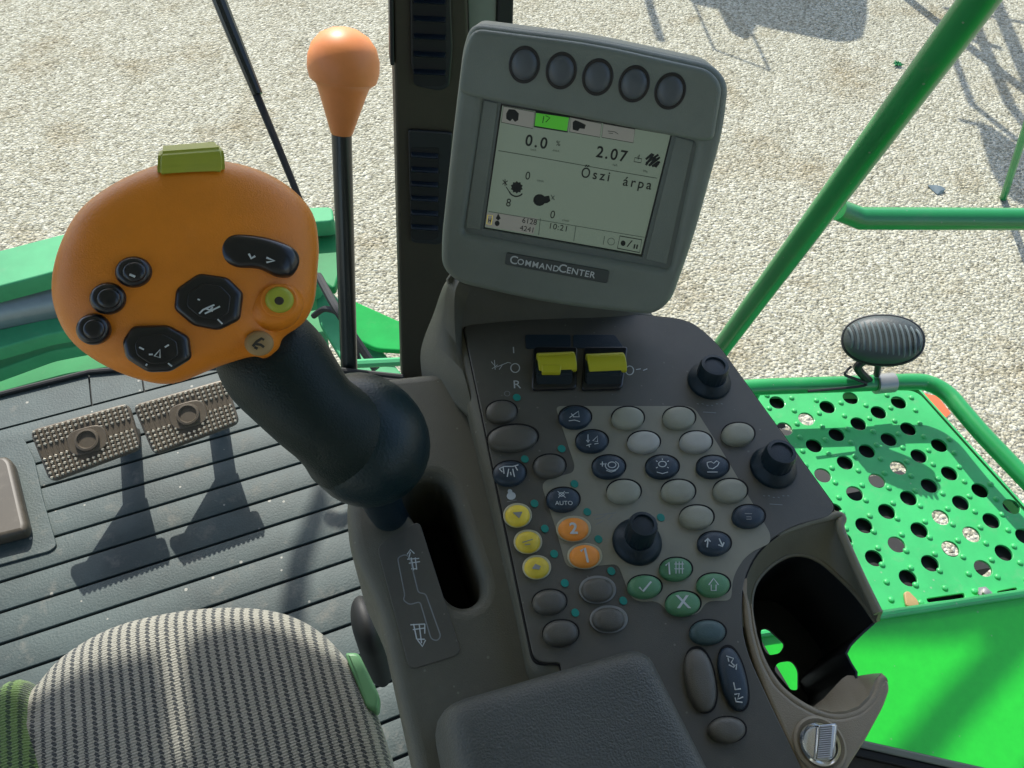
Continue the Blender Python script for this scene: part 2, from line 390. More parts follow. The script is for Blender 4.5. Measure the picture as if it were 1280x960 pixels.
def strokes(fr, lines, w, h=0.0):
    """painted line work: very low rounded ribs on the surface; lines in photo pixels"""
    ms = []
    for ln in lines:
        closed = len(ln) > 2 and ln[0] == ln[-1]
        pts = [fr.P(x, y, h) for x, y in (ln[:-1] if closed else ln)]
        me = tube(pts, w*.62, 6, closed); ms.append(me)
    j = join(*ms)
    o = fr.o+fr.n*h                                   # flatten to .25 of their width
    for v in j.vertices:
        q = (v.co-o).dot(fr.n); v.co = v.co - fr.n*q*.7
    return j
def text(fr, s, x, y, size_px, x2=None, y2=None, h=0.0, align='CENTER', stretch=1.0, bold=0.0, spacing=1.0):
    cu = bpy.data.curves.new('t', 'FONT'); cu.body = s; k = fr.mpp(x, y, h); cu.size = size_px*k; cu.extrude = .00008
    cu.align_x = align; cu.align_y = 'CENTER'; cu.offset = bold*k; cu.space_character = spacing; cu.resolution_u = 4
    a = fr.uv(x, y, h); b = fr.uv(x2 if x2 is not None else x+10, y2 if y2 is not None else y, h)
    ang = math.atan2(b[1]-a[1], b[0]-a[0])
    return from_curve(cu, fr.mat(h) @ Matrix.Translation((a[0], a[1], 0)) @ Matrix.Rotation(ang, 4, 'Z') @ Matrix.Diagonal((1, stretch, 1, 1)))
# ================================================================== OUTSIDE
g = add('gravel_ground', box(-60, 60, -40, 80, -.2, 0), 'gravel', smooth=0); tag(g, 'pale gravel yard with brown earthy patches', 'ground', kind='structure')

# --- front of the machine seen through the windscreen, lower left
HZ = 1.35
def zslab(pts, z, th, mt, name, parent, bev=.006):
    fr = Frame((0, 0, z), (0, 0, 1), (1, 0, 0))
    return add(name, slab(fr, [rounded(pxs(fr, pts), .02)], -th, 0, bev), mt, parent)
hd = thing('crop_header', 'green crop header with grey tube and pale dusty beams beyond the cab floor', 'machine header', atz(100, 400, HZ))
zslab([(-160, 360), (-160, 400), (60, 342), (200, 300), (300, 285), (418, 276), (415, 258), (300, 262), (80, 292), (-20, 318)], 1.52, .06, 'green_pale', 'top_beam', hd)
A, B = atz(-160, 425, 1.46), atz(470, 262, 1.46)
fr0 = None
add('auger_tube', tube([atz(-160, 415, 1.38), atz(60, 372, 1.38), atz(400, 318, 1.38)], .075, 24), 'tubegrey', hd)
zslab([(-160, 480), (60, 418), (400, 360), (402, 345), (60, 398), (-160, 446)], 1.36, .05, 'green_pale', 'lower_rail', hd)
zslab([(-160, 520), (60, 440), (410, 372), (402, 352), (60, 404), (-160, 460)], 1.26, .05, 'green_pale', 'lower_rail', hd)
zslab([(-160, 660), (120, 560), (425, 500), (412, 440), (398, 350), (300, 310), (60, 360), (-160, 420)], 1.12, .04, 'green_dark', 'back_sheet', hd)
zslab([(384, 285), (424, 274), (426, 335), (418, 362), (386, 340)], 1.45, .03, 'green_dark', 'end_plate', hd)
zslab([(392, 352), (405, 352), (505, 470), (505, 520), (470, 520), (398, 400)], 1.30, .03, 'green_pale', 'side_beam', hd)
zslab([(430, 370), (446, 377), (530, 415), (530, 440), (470, 436), (446, 424)], 1.34, .02, 'green_matt', 'divider_sheet', hd)
add('hose', tube(spline_open([atz(398, 345, 1.5), atz(420, 385, 1.55), atz(442, 420, 1.5), atz(470, 462, 1.45)]), .012, 8), 'seal', hd)
add('hose', tube(spline_open([atz(392, 395, 1.45), atz(408, 386, 1.5), atz(430, 400, 1.5), atz(450, 455, 1.4)]), .009, 8), 'seal', hd)
add('bar', tube([atz(440, 455, 1.5), atz(500, 452, 1.5)], .012, 8), 'green_pale', hd)

# --- marker pole with orange top
rp = thing('marker_pole', 'black pole carrying an orange rounded cone top, in front of the windscreen', 'pole', atd(436, 470, 1.52))
b0, b1 = atd(437, 480, 1.50), atd(427, 168, 1.28)
add('pole', tube([b0-(b1-b0)*.15, b0, b1], [.0155, .0155, .0165], 16), 'black_rod', rp)
ax = (atd(431, 30, 1.20)-b1).normalized()
kk = 1.25/F_PX
add('orange_top', lathe(b1, ax, [(.010, -.004), (.0165, 0), (.018, .003), (30*kk, 52*kk), (33*kk, 60*kk), (41*kk, 66*kk), (44*kk, 78*kk), (43.5*kk, 92*kk), (39*kk, 106*kk), (29*kk, 118*kk), (15*kk, 125*kk), (4*kk, 127*kk)], 40), 'beacon', rp)
# --- wiper
wp = thing('wiper_arm', 'thin black wiper arm slanting down behind the orange handle', 'wiper', atd(370, 235, 1.2))
add('arm', tube([atd(262, -30, 1.15), atd(290, 40, 1.16), atd(322, 118, 1.18)], [.011, .010, .008], 10), 'black_rod', wp)
add('blade', tube([atd(318, 112, 1.18), atd(352, 194, 1.195), atd(378, 258, 1.21)], [.006, .0055, .005], 8), 'seal', wp)

# --- right side: access platform
PZ = 1.98
fp = Frame((0, 0, PZ), (0, 0, 1), (1, 0, 0))
pl = thing('access_platform', 'bright green perforated steel platform with studs and round holes outside the cab', 'platform', atz(1120, 620, PZ))
def zz(x, y): return (880+x/2.8225, 440+y/2.8225)
holes = [(258,178),(435,194),(517,162),(616,213),(687,178),(361,236),(545,253),(468,291),(284,271),(388,330),(721,271),(652,308),(830,329),(575,349),(758,367),(686,408),(498,390),(419,435),(610,454),(866,428),(795,471),(532,499),(722,515),(974,488),(906,532),(645,562),(835,583),(565,612),(760,628),(1014,595),(944,643),(680,679),(493,664),(870,694),(1058,708),(600,727),(798,745),(985,763),(720,797),(395,520),(460,560),(1130,650),(1165,760),(1085,545)]
outl = pxs(fp, [(880, 520), (925, 487), (1146, 488), (1300, 660), (1300, 742), (1180, 762), (1060, 778), (940, 760), (880, 600)])
hp = []
for hx, hy in holes:
    u, v = fp.uv(*zz(hx, hy)); hp.append(ell(u, v, .0145, .0145, n=20))
slots = []
for q in ([(1158, 748), (1205, 741), (1207, 747), (1160, 753)], [(1246, 739), (1271, 734), (1273, 741), (1248, 745)]):
    slots.append(rounded(pxs(fp, q), .004))
add('deck_plate', slab(fp, [rounded(outl, .02)]+hp+slots, -.005, 0, .0008, 1), 'green_deck', pl)
backing_open = [(361,236),(284,271),(686,408),(610,454),(532,499),(835,583),(944,643),(870,690),(985,763),(680,679),(419,435)]
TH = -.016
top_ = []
for hx, hy in backing_open:
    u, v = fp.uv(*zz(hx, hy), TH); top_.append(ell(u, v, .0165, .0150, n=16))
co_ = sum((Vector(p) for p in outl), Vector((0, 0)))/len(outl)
add('dark_backing', slab(fp, [[tuple(co_+(Vector(p)-co_)*.965) for p in outl]]+top_, TH-.002, TH), 'seal', pl, smooth=0)  # dark sheet added under the deck to darken most of the holes
o1 = Vector(fp.uv(*zz(545, 253))); av = (Vector(fp.uv(*zz(974, 488)))-o1)/4; bv = (Vector(fp.uv(*zz(388, 330)))-o1)/2
sm = []
for i in range(-6, 10):
    for j in range(-4, 12):
        for di, dj in ((.5, 0), (0, .5)):
            q = o1+av*(i+di)+bv*(j+dj)
            c = Vector((q.x, q.y))
            # keep inside the deck
            ins = True; k = len(outl)
            for a in range(k):
                A_, B_ = Vector(outl[a]), Vector(outl[(a+1) % k]); e = B_-A_; d = c-A_
                cr = e.x*d.y-e.y*d.x
                if cr > -.012*e.length: ins = False
            if ins: sm.append(lathe(fp.w(q.x, q.y), (0, 0, 1), [(.0054, 0), (.0048, .0018), (.0036, .0032), (.0018, .0037)], 12))
add('studs', join(*sm), 'green_deck', pl)
fe = lambda pts: [atz(x, y, PZ) for x, y in pts]
e_ = fe([(1300, 655), (1148, 486), (925, 489)])
def flange(p, q, h, name, parent, mt='green_deck', t=.004, lo=0.0):
    p, q = Vector(p), Vector(q); d = (q-p).normalized(); s = d.cross(Vector((0, 0, 1)))*t; z = Vector((0, 0, 1))
    return add(name, hull([p+z*(lo-h), q+z*(lo-h), p+z*lo, q+z*lo, p+s+z*(lo-h), q+s+z*(lo-h), p+s+z*lo, q+s+z*lo]), mt, parent, smooth=0)
flange(e_[0], e_[1], .05, 'edge_flange', pl, lo=-.001); flange(e_[1], e_[2], .05, 'edge_flange', pl, lo=-.001)
bq = fp.P(1135, 749); add('cover_cap', slab(fp, [rounded(pxs(fp, [(1128, 742), (1134, 740), (1146, 752), (1148, 760), (1131, 760)]), .006)], .0005, .006, .002), 'cork', pl)
add('bolt', lathe(fp.P(1231, 742, .0005), (0, 0, 1), [(.012, 0), (.012, .002), (.007, .0025), (.007, .007), (.005, .008)], 6), 'steel', pl)

# --- foot rail round the platform, work lamp on it
RZ = 2.05
fr_path = [atz(860, 496, RZ), atz(930, 485, RZ), atz(1060, 480, RZ), atz(1138, 477, RZ), atz(1163, 480, RZ), atz(1185, 493, RZ), atz(1206, 517, RZ), atz(1236, 551, RZ), atz(1320, 638, RZ)]
rl = thing('guard_rail', 'low green tube rail bending round the corner of the perforated platform', 'rail', atz(1060, 483, RZ))
add('rail_tube', tube(spline_open(fr_path, 8), .0150, 20), 'green', rl)
c0, c1 = atz(1094, 480, RZ), atz(1116, 478, RZ)
add('clamp', tube([c0, c1], .0185, 20), 'steel', rl)
pf = atz(945, 485, RZ); add('post', tube([pf, Vector((pf.x, pf.y, PZ))], .012, 12), 'green', rl)

lm = thing('work_lamp', 'oval dark work lamp with cooling fins clamped on the green rail', 'lamp', atz(1088, 476, RZ+.015))
lc = atz(1104, 424, 2.155); LD = (lc-CAM).dot(_F)
ln_ = (CAM-lc).normalized()*.8 + Vector((0, 0, .30)); fl = Frame(lc, ln_, CX)
k = LD/F_PX
add('housing', pillow(fl, ell(0, 0, 46*k, 31*k, math.radians(-6), 48, 2.2), -.008, .014, 3.0, 8, under=.022), 'lamp', lm)
fins = []
for i in range(-6, 7):
    uu = i*6.4*k
    hw = 25*k*math.sqrt(max(.05, 1-(uu/(45*k))**2))
    pts = []
    for j in range(11):
        t = -1+2*j/10; vv = t*hw; zz_ = .013*math.sqrt(max(0, 1-(uu/(50*k))**2))*(1-abs(t)**3)
        pts.append(fl.w(uu+(.0035*(1-t*t))+vv*-.10, vv-uu*.1, zz_+.0025))
    fins.append(tube(pts, .0021, 6))
add('cooling_fins', join(*fins), 'fin', lm)
rimp = [fl.w(*p, -.010) for p in ell(0, 0, 46.5*k, 31.5*k, math.radians(-6), 40, 2.2)]
add('rim', tube(rimp, .003, 8, closed=True), 'black', lm)
add('bracket', tube(spline_open([fl.w(-16*k, -20*k, -.02), atz(1072, 458, 2.10), atz(1080, 470, 2.075), atz(1090, 478, RZ)]), .0075, 8), 'black', lm)
add('bracket_plate', tube([atz(1078, 450, 2.12), atz(1098, 455, 2.11), atz(1096, 468, 2.07)], .006, 8), 'black', lm)
add('cable', tube(spline_open([atz(1064, 458, 2.10), atz(1056, 468, 2.09), atz(1070, 474, 2.08), atz(1080, 482, RZ+.016), atz(1010, 489, RZ+.017)], 6), .0025, 6), 'seal', lm)

# --- big hand rail
hr = thing('hand_rail', 'thick green tube handrail rising diagonally to the upper right', 'handrail', atd(893, 450, 1.27))
add('rail_tube', tube([atd(1245, -30, .60), atd(1215, 12, .635), atd(905, 430, 1.26), atd(880, 466, 1.35), atd(868, 500, 1.5)], .0152, 24), 'green', hr)
cdp = .90
add('cross_tube', tube([atd(1047, 262, .93), atd(1075, 273, .95), atd(1310, 274, .97)], [.0125, .0137, .0137], 20), 'green', hr)
# --- orange reflector
rf = add('side_reflector', slab(fp, [rounded(pxs(fp, [(1154, 491), (1172, 495), (1189, 516), (1180, 525)], -.03), .003)], -.036, -.03, .001), 'refl'); tag(rf, 'small orange reflector beyond the front edge of the green platform', 'reflector')
# --- glossy green sill between platform and window
sp0, sp1 = atz(1040, 779, PZ+.006), atz(1330, 735, PZ+.006)
sn = (sp1-sp0).normalized().cross(Vector((.1, 1, .22)));fs = Frame(sp0, sn, (sp1-sp0))
sl = thing('side_sill', 'glossy bright green body panel below the platform, beside the cup holder', 'body panel', sp0)
add('panel', slab(fs, [rounded([(-.55, .008), (.75, .008), (.75, -.8), (-.55, -.8)], .01)], -.01, 0, .003), 'green_sill', sl)
add('top_lip', tube([sp0-(sp1-sp0)*.6+Vector((0, 0, .004)), sp0+Vector((0, 0, .004)), sp1+Vector((0, 0, .004))], .007, 10), 'green_deck', sl)
# --- tyre under the platform
ty = thing('front_tyre', 'black front tyre seen dark through the platform holes', 'tyre', (1.0, .75, 0))
tc_ = Vector((.84, .33, .80))
prof = [(.40, 0), (.68, .02), (.76, .08), (.76, .42), (.68, .48), (.40, .50)]
add('tread', lathe(tc_, (1, 0, 0), prof, 64), 'tyre', ty)
lg = []
for i in range(40):
    a = 2*math.pi*i/40; c, s_ = math.cos(a), math.sin(a)
    x0 = .02 if i % 2 else .27
    lg.append(hull([tc_+Vector((x, c*r-s_*t*(1), s_*r+c*t)) for x in (x0, x0+.20) for r in (.74, .79) for t in (-.02+((x-x0)*.2), .02+((x-x0)*.2))]))
add('lugs', join(*lg), 'tyre', ty, smooth=0)
# --- window frame, lower right
wf = thing('window_frame', 'dark window frame with a pale metal edge at the lower right', 'window frame', atd(1180, 950, .66))
a0, a1 = atd(1020, 912, .60), atd(1330, 982, .60)
dr = (a1-a0).normalized(); upv = (CAM-a0).normalized(); sd = dr.cross(upv).normalized()
if sd.dot(CD) < 0: sd = -sd
def beam(p, q, w0, w1, h0, h1, bev=.001):
    return hull([x+sd*w+upv*h for x in (p, q) for w in (w0, w1) for h in (h0, h1)], bev)
add('metal_edge', beam(a0, a1, 0, .0055, -.02, .004), 'pillarlight', wf)
add('rubber_seal', beam(a0, a1, .0057, .012, -.03, .001), 'seal', wf)
add('frame', beam(a0, a1, .0122, .08, -.05, -.006), 'pillar', wf)
# --- unseen frame added to cast the shadows on the gravel, outlines traced from them
TE = math.tan(SUN_EL)
def cast(x, y, h): 
    p = atz(x, y, 0); return Vector((p.x-SUN_DIR.x/SUN_DIR.z*-h, p.y+h/TE, h)) if False else p + SUN_DIR*(h/SUN_DIR.z)
im = thing('gravel_shadow_frame', 'unseen green frame added ahead of the cab to cast shadows on the gravel', 'shadow caster', (4, 8, 0))
fc = Frame((0, 0, 2.4), (0, 0, 1), (1, 0, 0))
def cpoly(pts, h): return [(cast(x, y, h).x, cast(x, y, h).y) for x, y in pts]
for pts in ([(848, -30), (862, 3), (905, 12), (950, 32), (1000, 42), (1050, 52), (1076, 48), (1083, 20), (1082, -40)],
            [(895, 5), (912, 40), (935, 50), (950, 20), (930, 0)],
            [(1222, 150), (1250, 165), (1290, 195), (1300, 260), (1262, 250), (1240, 215)]):
    f_ = Frame((0, 0, 2.4), (0, 0, 1), (1, 0, 0))
    add('shadow_panel', slab(f_, [rounded(cpoly(pts, 2.4), .08)], -.02, .02, 0), 'green', im)
for pts, r in (([(804, -20), (826, 50)], .035), ([(868, 5), (893, 62)], .012), ([(925, 10), (962, 88)], .012), ([(893, 62), (962, 88)], .010),
               ([(1150, 12), (1215, 50), (1250, 60)], .03), ([(1188, 60), (1215, 130), (1290, 190)], .03), ([(1215, 20), (1262, 130), (1285, 160)], .045), ([(1235, -20), (1290, 110)], .06), ([(1180, 10), (1290, 30)], .02), ([(1200, 150), (1240, 160)], .02)):
    add('frame_bar', tube([cast(x, y, 2.2) for x, y in pts], r, 10), 'green', im)
for x, y in ((850, -30), (1290, 120)):
    q = cast(x, y, 2.4)
    q2 = Vector((q.x, q.y+1.2, 0)); add('stand_leg', tube([q, q2], .05, 8), 'green', im)
gp = thing('green_stake', 'thin green post standing on the gravel at the right edge', 'post', atz(1254, 248, 0))
a_ = atz(1254, 248, 0); 
add('post', tube([a_, atd(1292, 130, 4.2)], .022, 10), 'green', gp)
gp2 = atz(1171, 236, 0)
st = add('dark_stone', hull([gp2+Vector((random.uniform(-.05, .05), random.uniform(-.06, .06), random.uniform(0, .03))) for _ in range(14)]), 'tubegrey'); tag(st, 'small flat grey stone lying on the gravel between the green tubes', 'stone')

wd = thing('weed', 'tiny green weed growing in the gravel left of the tall green handrail', 'weed', atz(1121, 82, 0))
w0 = atz(1121, 82, 0)
for i in range(9):
    a = i*.7; d = Vector((math.cos(a), math.sin(a), 0))
    add('leaf', hull([w0+Vector((0, 0, .002)), w0+d*.02+Vector((0, 0, .02))+d.cross(Vector((0, 0, 1)))*.008, w0+d*.02+Vector((0, 0, .022))-d.cross(Vector((0, 0, 1)))*.008, w0+d*(.035+.01*(i % 3))+Vector((0, 0, .018)), w0+d*.02+Vector((0, 0, .026))]), 'green_dark', wd, smooth=0)
# ================================================================== CAB STRUCTURE
FZ = 2.0
ff = Frame((0, 0, FZ), (0, 0, 1), (1, 0, 0))
fl_base = add('cab_floor', slab(ff, [pxs(ff, [(-260, 560), (0, 493), (112, 466), (200, 458), (330, 455), (430, 463), (505, 471), (600, 480)])+[(.55, .6), (.55, -.8), (-1.1, -.8)]], -.05, -.006, 0), 'floor_base', smooth=0); tag(fl_base, 'grey ribbed rubber cab floor', 'floor', kind='structure')
# slats (ribs) between grooves, real 4 mm grooves
ys = [1.135, ff.uv(112, 507)[1], ff.uv(112, 532)[1]]; y = ys[2]
while y > -.5: y -= .0505; ys.append(y)
ms = []
pf = ff.uv(0, 493)[1]
def fronty(x):   # front edge of floor
    P = pxs(ff, [(-260, 560), (0, 493), (112, 466), (200, 458), (330, 455), (430, 463), (505, 471), (600, 480)])
    for a, b in zip(P, P[1:]):
        if a[0] <= x <= b[0]: return a[1]+(b[1]-a[1])*(x-a[0])/(b[0]-a[0])-.004
    return P[0][1] if x < P[0][0] else P[-1][1]
xs = [-1.1, -.62, -.4, -.2, 0, .2, .5]
for i in range(1, len(ys)-1):
    y1, y0 = ys[i]-.0022, ys[i+1]+.0022
    xm = .5
    while xm > -1 and fronty(xm) < y1: xm -= .01
    if xm > -.9: ms.append(box(-1.1, xm, y0, y1, -.006, 0, .0012))
FP = pxs(ff, [(-260, 560), (0, 493), (112, 466), (200, 458), (330, 455), (430, 463), (505, 471), (600, 480)])
xc = .3
while fronty(xc) < ys[1]+.006: xc -= .005
cuts = [-1.1, ff.uv(112, 480)[0], ff.uv(178, 475)[0], xc]
for a, b in zip(cuts, cuts[1:]):
    a, b = a+.0016, b-.0016; top = [(x_, y_-.004) for x_, y_ in FP if a < x_ < b]
    pl_ = [(a, ys[1]+.0016), (b, ys[1]+.0016), (b, fronty(b))]+top[::-1]+[(a, fronty(a))]
    f0 = Frame((0, 0, 0), (0, 0, 1), (1, 0, 0)); ms.append(slab(f0, [pl_], -.006, 0, 0))
me = join(*ms)
me.transform(Matrix.Translation((0, 0, FZ)))
fo = add('floor_mat', me, 'floor'); tag(fo, 'ribbed grey rubber mat covering the cab floor', 'floor mat', kind='structure')
# smooth raised pad round the column foot
padp = pxs(ff, [(-120, 580), (8, 550), (30, 548), (44, 575), (55, 625), (72, 683), (64, 690), (-100, 735)])
pd = add('smooth_pad', slab(ff, [rounded(padp, .01)], .0005, .004, .0015), 'floor', fo)
pd2 = tube([ff.P(52, 622, .001), ff.P(73, 682, .001)], .0009, 6)
# windscreen lower seal
se = add('windscreen_seal', tube([atz(-200, 545, FZ+.004), atz(0, 493, FZ+.004), atz(112, 465, FZ+.004), atz(200, 457, FZ+.004), atz(330, 455, FZ+.004), atz(430, 463, FZ+.004), atz(505, 471, FZ+.004)], .005, 8), 'seal'); tag(se, 'black rubber seal along the front edge of the cab floor', 'seal')

# --- pillar with vents
pb = atz(503, 472, FZ)
hn = Vector((CAM.x-pb.x, CAM.y-pb.y, 0)).normalized()
fpil = Frame(pb, hn, CX)
pi_ = thing('corner_pillar', 'dark brown cab corner pillar with two black air vents behind the monitor', 'pillar', pb)
add('post', slab(fpil, [rounded(pxs(fpil, [(503, 485), (498, 300), (493, 80), (489, -60), (583, -60), (590, 200), (600, 485)]), .004)], -.05, 0, .004), 'pillar', pi_)
add('edge_trim', slab(fpil, [rounded(pxs(fpil, [(488, 82), (486, -60), (491, -60), (493, 82)], .004), .001)], -.02, .004, .001), 'black', pi_)
add('metal_trim', slab(fpil, [pxs(fpil, [(583, -60), (622, -60), (618, 200), (590, 200)], -.02)], -.05, -.02, .002), 'pillarlight', pi_)
add('door_seal', slab(fpil, [pxs(fpil, [(622, -60), (643, -60), (636, 200), (618, 200)], -.02)], -.06, -.015, .003), 'seal', pi_)
for (q, n, dx) in (([(512, -40), (562, -40), (566, 60), (562, 108), (550, 114), (520, 108), (514, 80)], 7, 0), ([(510, 162), (566, 166), (560, 300), (548, 306), (514, 303)], 7, 0)):
    v = add('air_vent', slab(fpil, [rounded(pxs(fpil, q, .004), .006)], .0005, .005, .002), 'black', pi_)
    y0, y1 = (-30, 108) if n and q[0][1] < 0 else (185, 300)
    xa, xb = (517, 557) if y0 < 0 else (514, 548)
    add('vent_opening', slab(fpil, [rounded(pxs(fpil, [(xa-1, y0), (xb+1, y0), (xb, y1-4), (xb-6, y1), (xa+5, y1), (xa, y1-4)], .0055), .003)], .0052, .0056, 0), 'blackhole', v)
    lv = []
    for i in range(6):
        yy = y0+12+(y1-y0-16)*i/5.5
        lv.append(hull([fpil.P(x, y_, h) for (x, y_, h) in ((xa, yy-7, .006), (xb, yy-5, .006), (xa+1, yy-3, .011), (xb-1, yy-1, .011), (xa, yy, .006), (xb, yy+2, .006), (xa+1, yy-1, .013), (xb-1, yy+1, .013))]))
    add('louvres', join(*lv), 'vent', v, smooth=0)

# --- roof and rear of the cab (above and behind the camera), gives the shade
ro = thing('cab_roof', 'pale cab roof above the seat, out of view', 'cab roof', (0, 0, 3.75))
RF = 1.50
edge = []  # roof front edge notched to shape the sunlit strip and blob on the seat
for x, y in ((-90, 880), (37, 857), (109, 827), (197, 811), (204, 838), (213, 868), (204, 900), (206, 935), (225, 950), (243, 938), (246, 905), (230, 868), (227, 830), (236, 792), (284, 772), (350, 774), (394, 790)):
    q = atz(x, y, 2.5) + SUN_DIR*(1.25/SUN_DIR.z); edge.append((q.x, q.y))
frz = Frame((0, 0, 3.75), (0, 0, 1), (1, 0, 0))
add('roof_shell', slab(frz, [[(-1.25, edge[0][1]+.02)]+edge+[(edge[-1][0]+.1, RF), (.72, RF), (.72, -1.2), (-1.25, -1.2)]], 0, .05), 'roof', ro, smooth=0)
# unseen added bars above windscreen and door, shaped to shadow floor and sill
mb = thing('shadow_bars', 'unseen dark bars added high in front of the cab to cast shadows on floor and sill', 'mirror bracket', (.2, 2.0, 3.75))
def cz(x, y, z, Z=3.75): return atz(x, y, z) + SUN_DIR*((Z-z)/SUN_DIR.z)
add('blade', slab(frz, [[(cz(x, y, 2.0).x, cz(x, y, 2.0).y) for x, y in ((402, 600), (412, 625), (388, 700), (378, 790), (348, 790), (362, 700))]], -.01, .01), 'pillar', mb, smooth=0)
for q, r_ in (([(1000, 800), (1180, 792), (1320, 770)], .015), ([(1310, 770), (1190, 870), (1090, 960)], .017), ([(1360, 880), (1240, 990)], .014)):
    add('arm', tube([cz(x, y, 1.97) for x, y in q], r_, 8), 'pillar', mb)
add('rear_wall', box(-1.25, .72, -1.25, -1.2, 2.0, 3.75), 'roof', ro)
add('rear_pillar', box(.64, .72, -.45, -.3, 2.0, 3.75), 'pillar', ro)

# --- steering column foot
cpx = atz(33, 668, FZ+.0)
sc = thing('steering_column', 'tan and black steering column foot at the left edge of the floor', 'steering column', atz(0, 640, FZ))
fz1 = Frame((0, 0, FZ+.03), (0, 0, 1), (1, 0, 0))
add('foot', slab(fz1, [rounded(pxs(fz1, [(-120, 600), (6, 568), (14, 575), (33, 655), (30, 664), (-120, 700)]), .012)], -.026, 0, .008), 'colm', sc)
xr = atz(50, 790, FZ).x
cy_ = atz(10, 640, FZ).y
add('shaft', tube([Vector((xr-.16, cy_, 2.03)), Vector((xr-.10, cy_-.02, 2.36))], .03, 12), 'black', sc)
add('column', hull([Vector((x, y, z)) for x in (xr-.14, xr-.004) for (y, z) in ((cy_-.05, 2.34), (cy_+.05, 2.34), (cy_-.22, 2.95), (cy_-.12, 2.95))], .01), 'black', sc)

# --- pedals
pc = atz(105, 552, FZ+.15)
def pedal(cx_px, label):
    c = atz(*cx_px, FZ+.145)
    t = thing('brake_pedal', label, 'pedal', (c.x, c.y, FZ), 'pair of brake pedals')
    return t, c
ped, c = pedal((105, 552), 'left of the two studded brake pedals, nearest the steering column')
fpd = Frame(c, (0, -.42, .9), (1, 0, 0))
cs = fpd.uv(105, 552)
def padpoly(sc_=1.0):
    q = pxs(fpd, [(36, 538), (160, 503), (177, 560), (62, 603)])
    cc = sum((Vector(p) for p in q), Vector((0, 0)))/4
    return [tuple(cc+(Vector(p)-cc)*sc_) for p in q], cc
q, cc = padpoly()
add('pad', slab(fpd, [rounded(q, .012)], -.012, 0, .003), 'pedal', ped)
ul, ur, lr, ll = [Vector(p) for p in q]
stu, stu2 = [], []
NX, NY = 17, 11
for i in range(NX):
    for j in range(NY):
        a, b_ = (i+.7)/(NX+.4), (j+.7)/(NY+.4)
        p = ul.lerp(ur, a).lerp(ll.lerp(lr, a), b_)
        if (p-cc).length < .026: continue
        if abs(b_-.47) < .09: continue
        stu.append(lathe(fpd.w(p.x, p.y), fpd.n, [(.0029, -.0005), (.0026, .002), (.0016, .0030)], 4, ux=(1, .3, 0)))
for i in range(NX*2):
    a = (i+1)/(NX*2+1)
    p = ul.lerp(ur, a).lerp(ll.lerp(lr, a), .40); p2 = ul.lerp(ur, a).lerp(ll.lerp(lr, a), .54)
    if (p-cc).length < .026 or (p2-cc).length < .026 or i % 2: continue
    stu2.append(tube([fpd.w(p.x, p.y, .0003), fpd.w(p2.x, p2.y, .0003)], .0011, 4))
add('studs', join(*stu), 'pedal_tip', ped, smooth=0)
add('ribs', join(*stu2), 'pedal', ped, smooth=0)
add('boss_plate', slab(fpd, [ell(cc.x, cc.y, .027, .020, 0, 24, 3.2)], 0, .003, .0012), 'pedal', ped)
rb = lathe(fpd.w(cc.x, cc.y, .003), fpd.n, [(.0175, 0), (.0165, .004), (.0135, .0045), (.012, .001)], 28)
add('ring', rb, 'pedal', ped)
add('arm', hull([Vector((c.x+x_, yv, zv)) for x_ in (.012, .046) for (yv, zv) in ((c.y+.025, FZ+.125), (c.y+.045, FZ+.13), (c.y+.095, FZ), (c.y+.115, FZ))], .002), 'pedal', ped)
add('gusset', hull([Vector((c.x+x_, yy, zz_)) for (x_, yy, zz_) in ((-.05, c.y+.012, FZ+.138), (.06, c.y+.012, FZ+.138), (.010, c.y+.03, FZ+.075), (.048, c.y+.03, FZ+.075), (-.05, c.y+.020, FZ+.138), (.06, c.y+.020, FZ+.138), (.010, c.y+.045, FZ+.075), (.048, c.y+.045, FZ+.075))]), 'pedal', ped, smooth=0)
p2 = ped.copy(); COL.objects.link(p2); p2.location = ped.location + (atz(231, 520, FZ+.145)-atz(105, 552, FZ+.145))
p2.location.z = ped.location.z
p2['label'] = 'right of the two studded brake pedals, partly behind the orange handle'
for ch in list(ped.children):
    c2 = ch.copy(); COL.objects.link(c2); c2.parent = p2

# ================================================================== SEAT
SZ = 2.50
fseat = Frame((0, 0, SZ), (0, 0, 1), (1, 0, 0))
so = spline_closed(pxs(fseat, [(-90, 930), (-20, 888), (22, 842), (64, 800), (137, 762), (240, 742), (330, 744), (390, 768), (442, 826), (476, 905), (494, 990), (510, 1120), (330, 1250), (100, 1250), (-80, 1150)]), 6)
se_ = thing('driver_seat', 'driver seat cushion in grey striped fabric with a green side bolster', 'seat', (-.35, 0, FZ))
add('cushion', pillow(fseat, so, -.045, .0, 7, 14, under=.05), 'fabric', se_, smooth=80)
bo = spline_closed(pxs(fseat, [(-90, 925), (-22, 884), (14, 852), (36, 850), (48, 890), (62, 930), (80, 990), (104, 1100), (-20, 1150), (-90, 1080)], -.02), 6)
add('side_bolster', pillow(fseat, bo, -.042, .003, 9, 10, under=.05), 'fabric_green', se_, smooth=80)
add('seat_base', slab(fseat, [ell(-.30, -.10, .16, .24, 0, 32, 3)], -.45, -.12, .02), 'black', se_)
fb = Frame((0, 0, SZ-.02), (0, 0, 1), (1, 0, 0))
add('side_handle', slab(fb, [rounded(pxs(fb, [(430, 815), (448, 815), (474, 868), (472, 888), (458, 885)]), .004)], -.02, 0, .003), 'buckle', se_)
fb2 = Frame((0, 0, SZ-.16), (0, 0, 1), (1, 0, 0))
add('adjuster_knob', pillow(fb2, ell(*fb2.uv(456, 772), .016, .034), -.03, .01, 2.5, 8, under=.1), 'seal', se_)
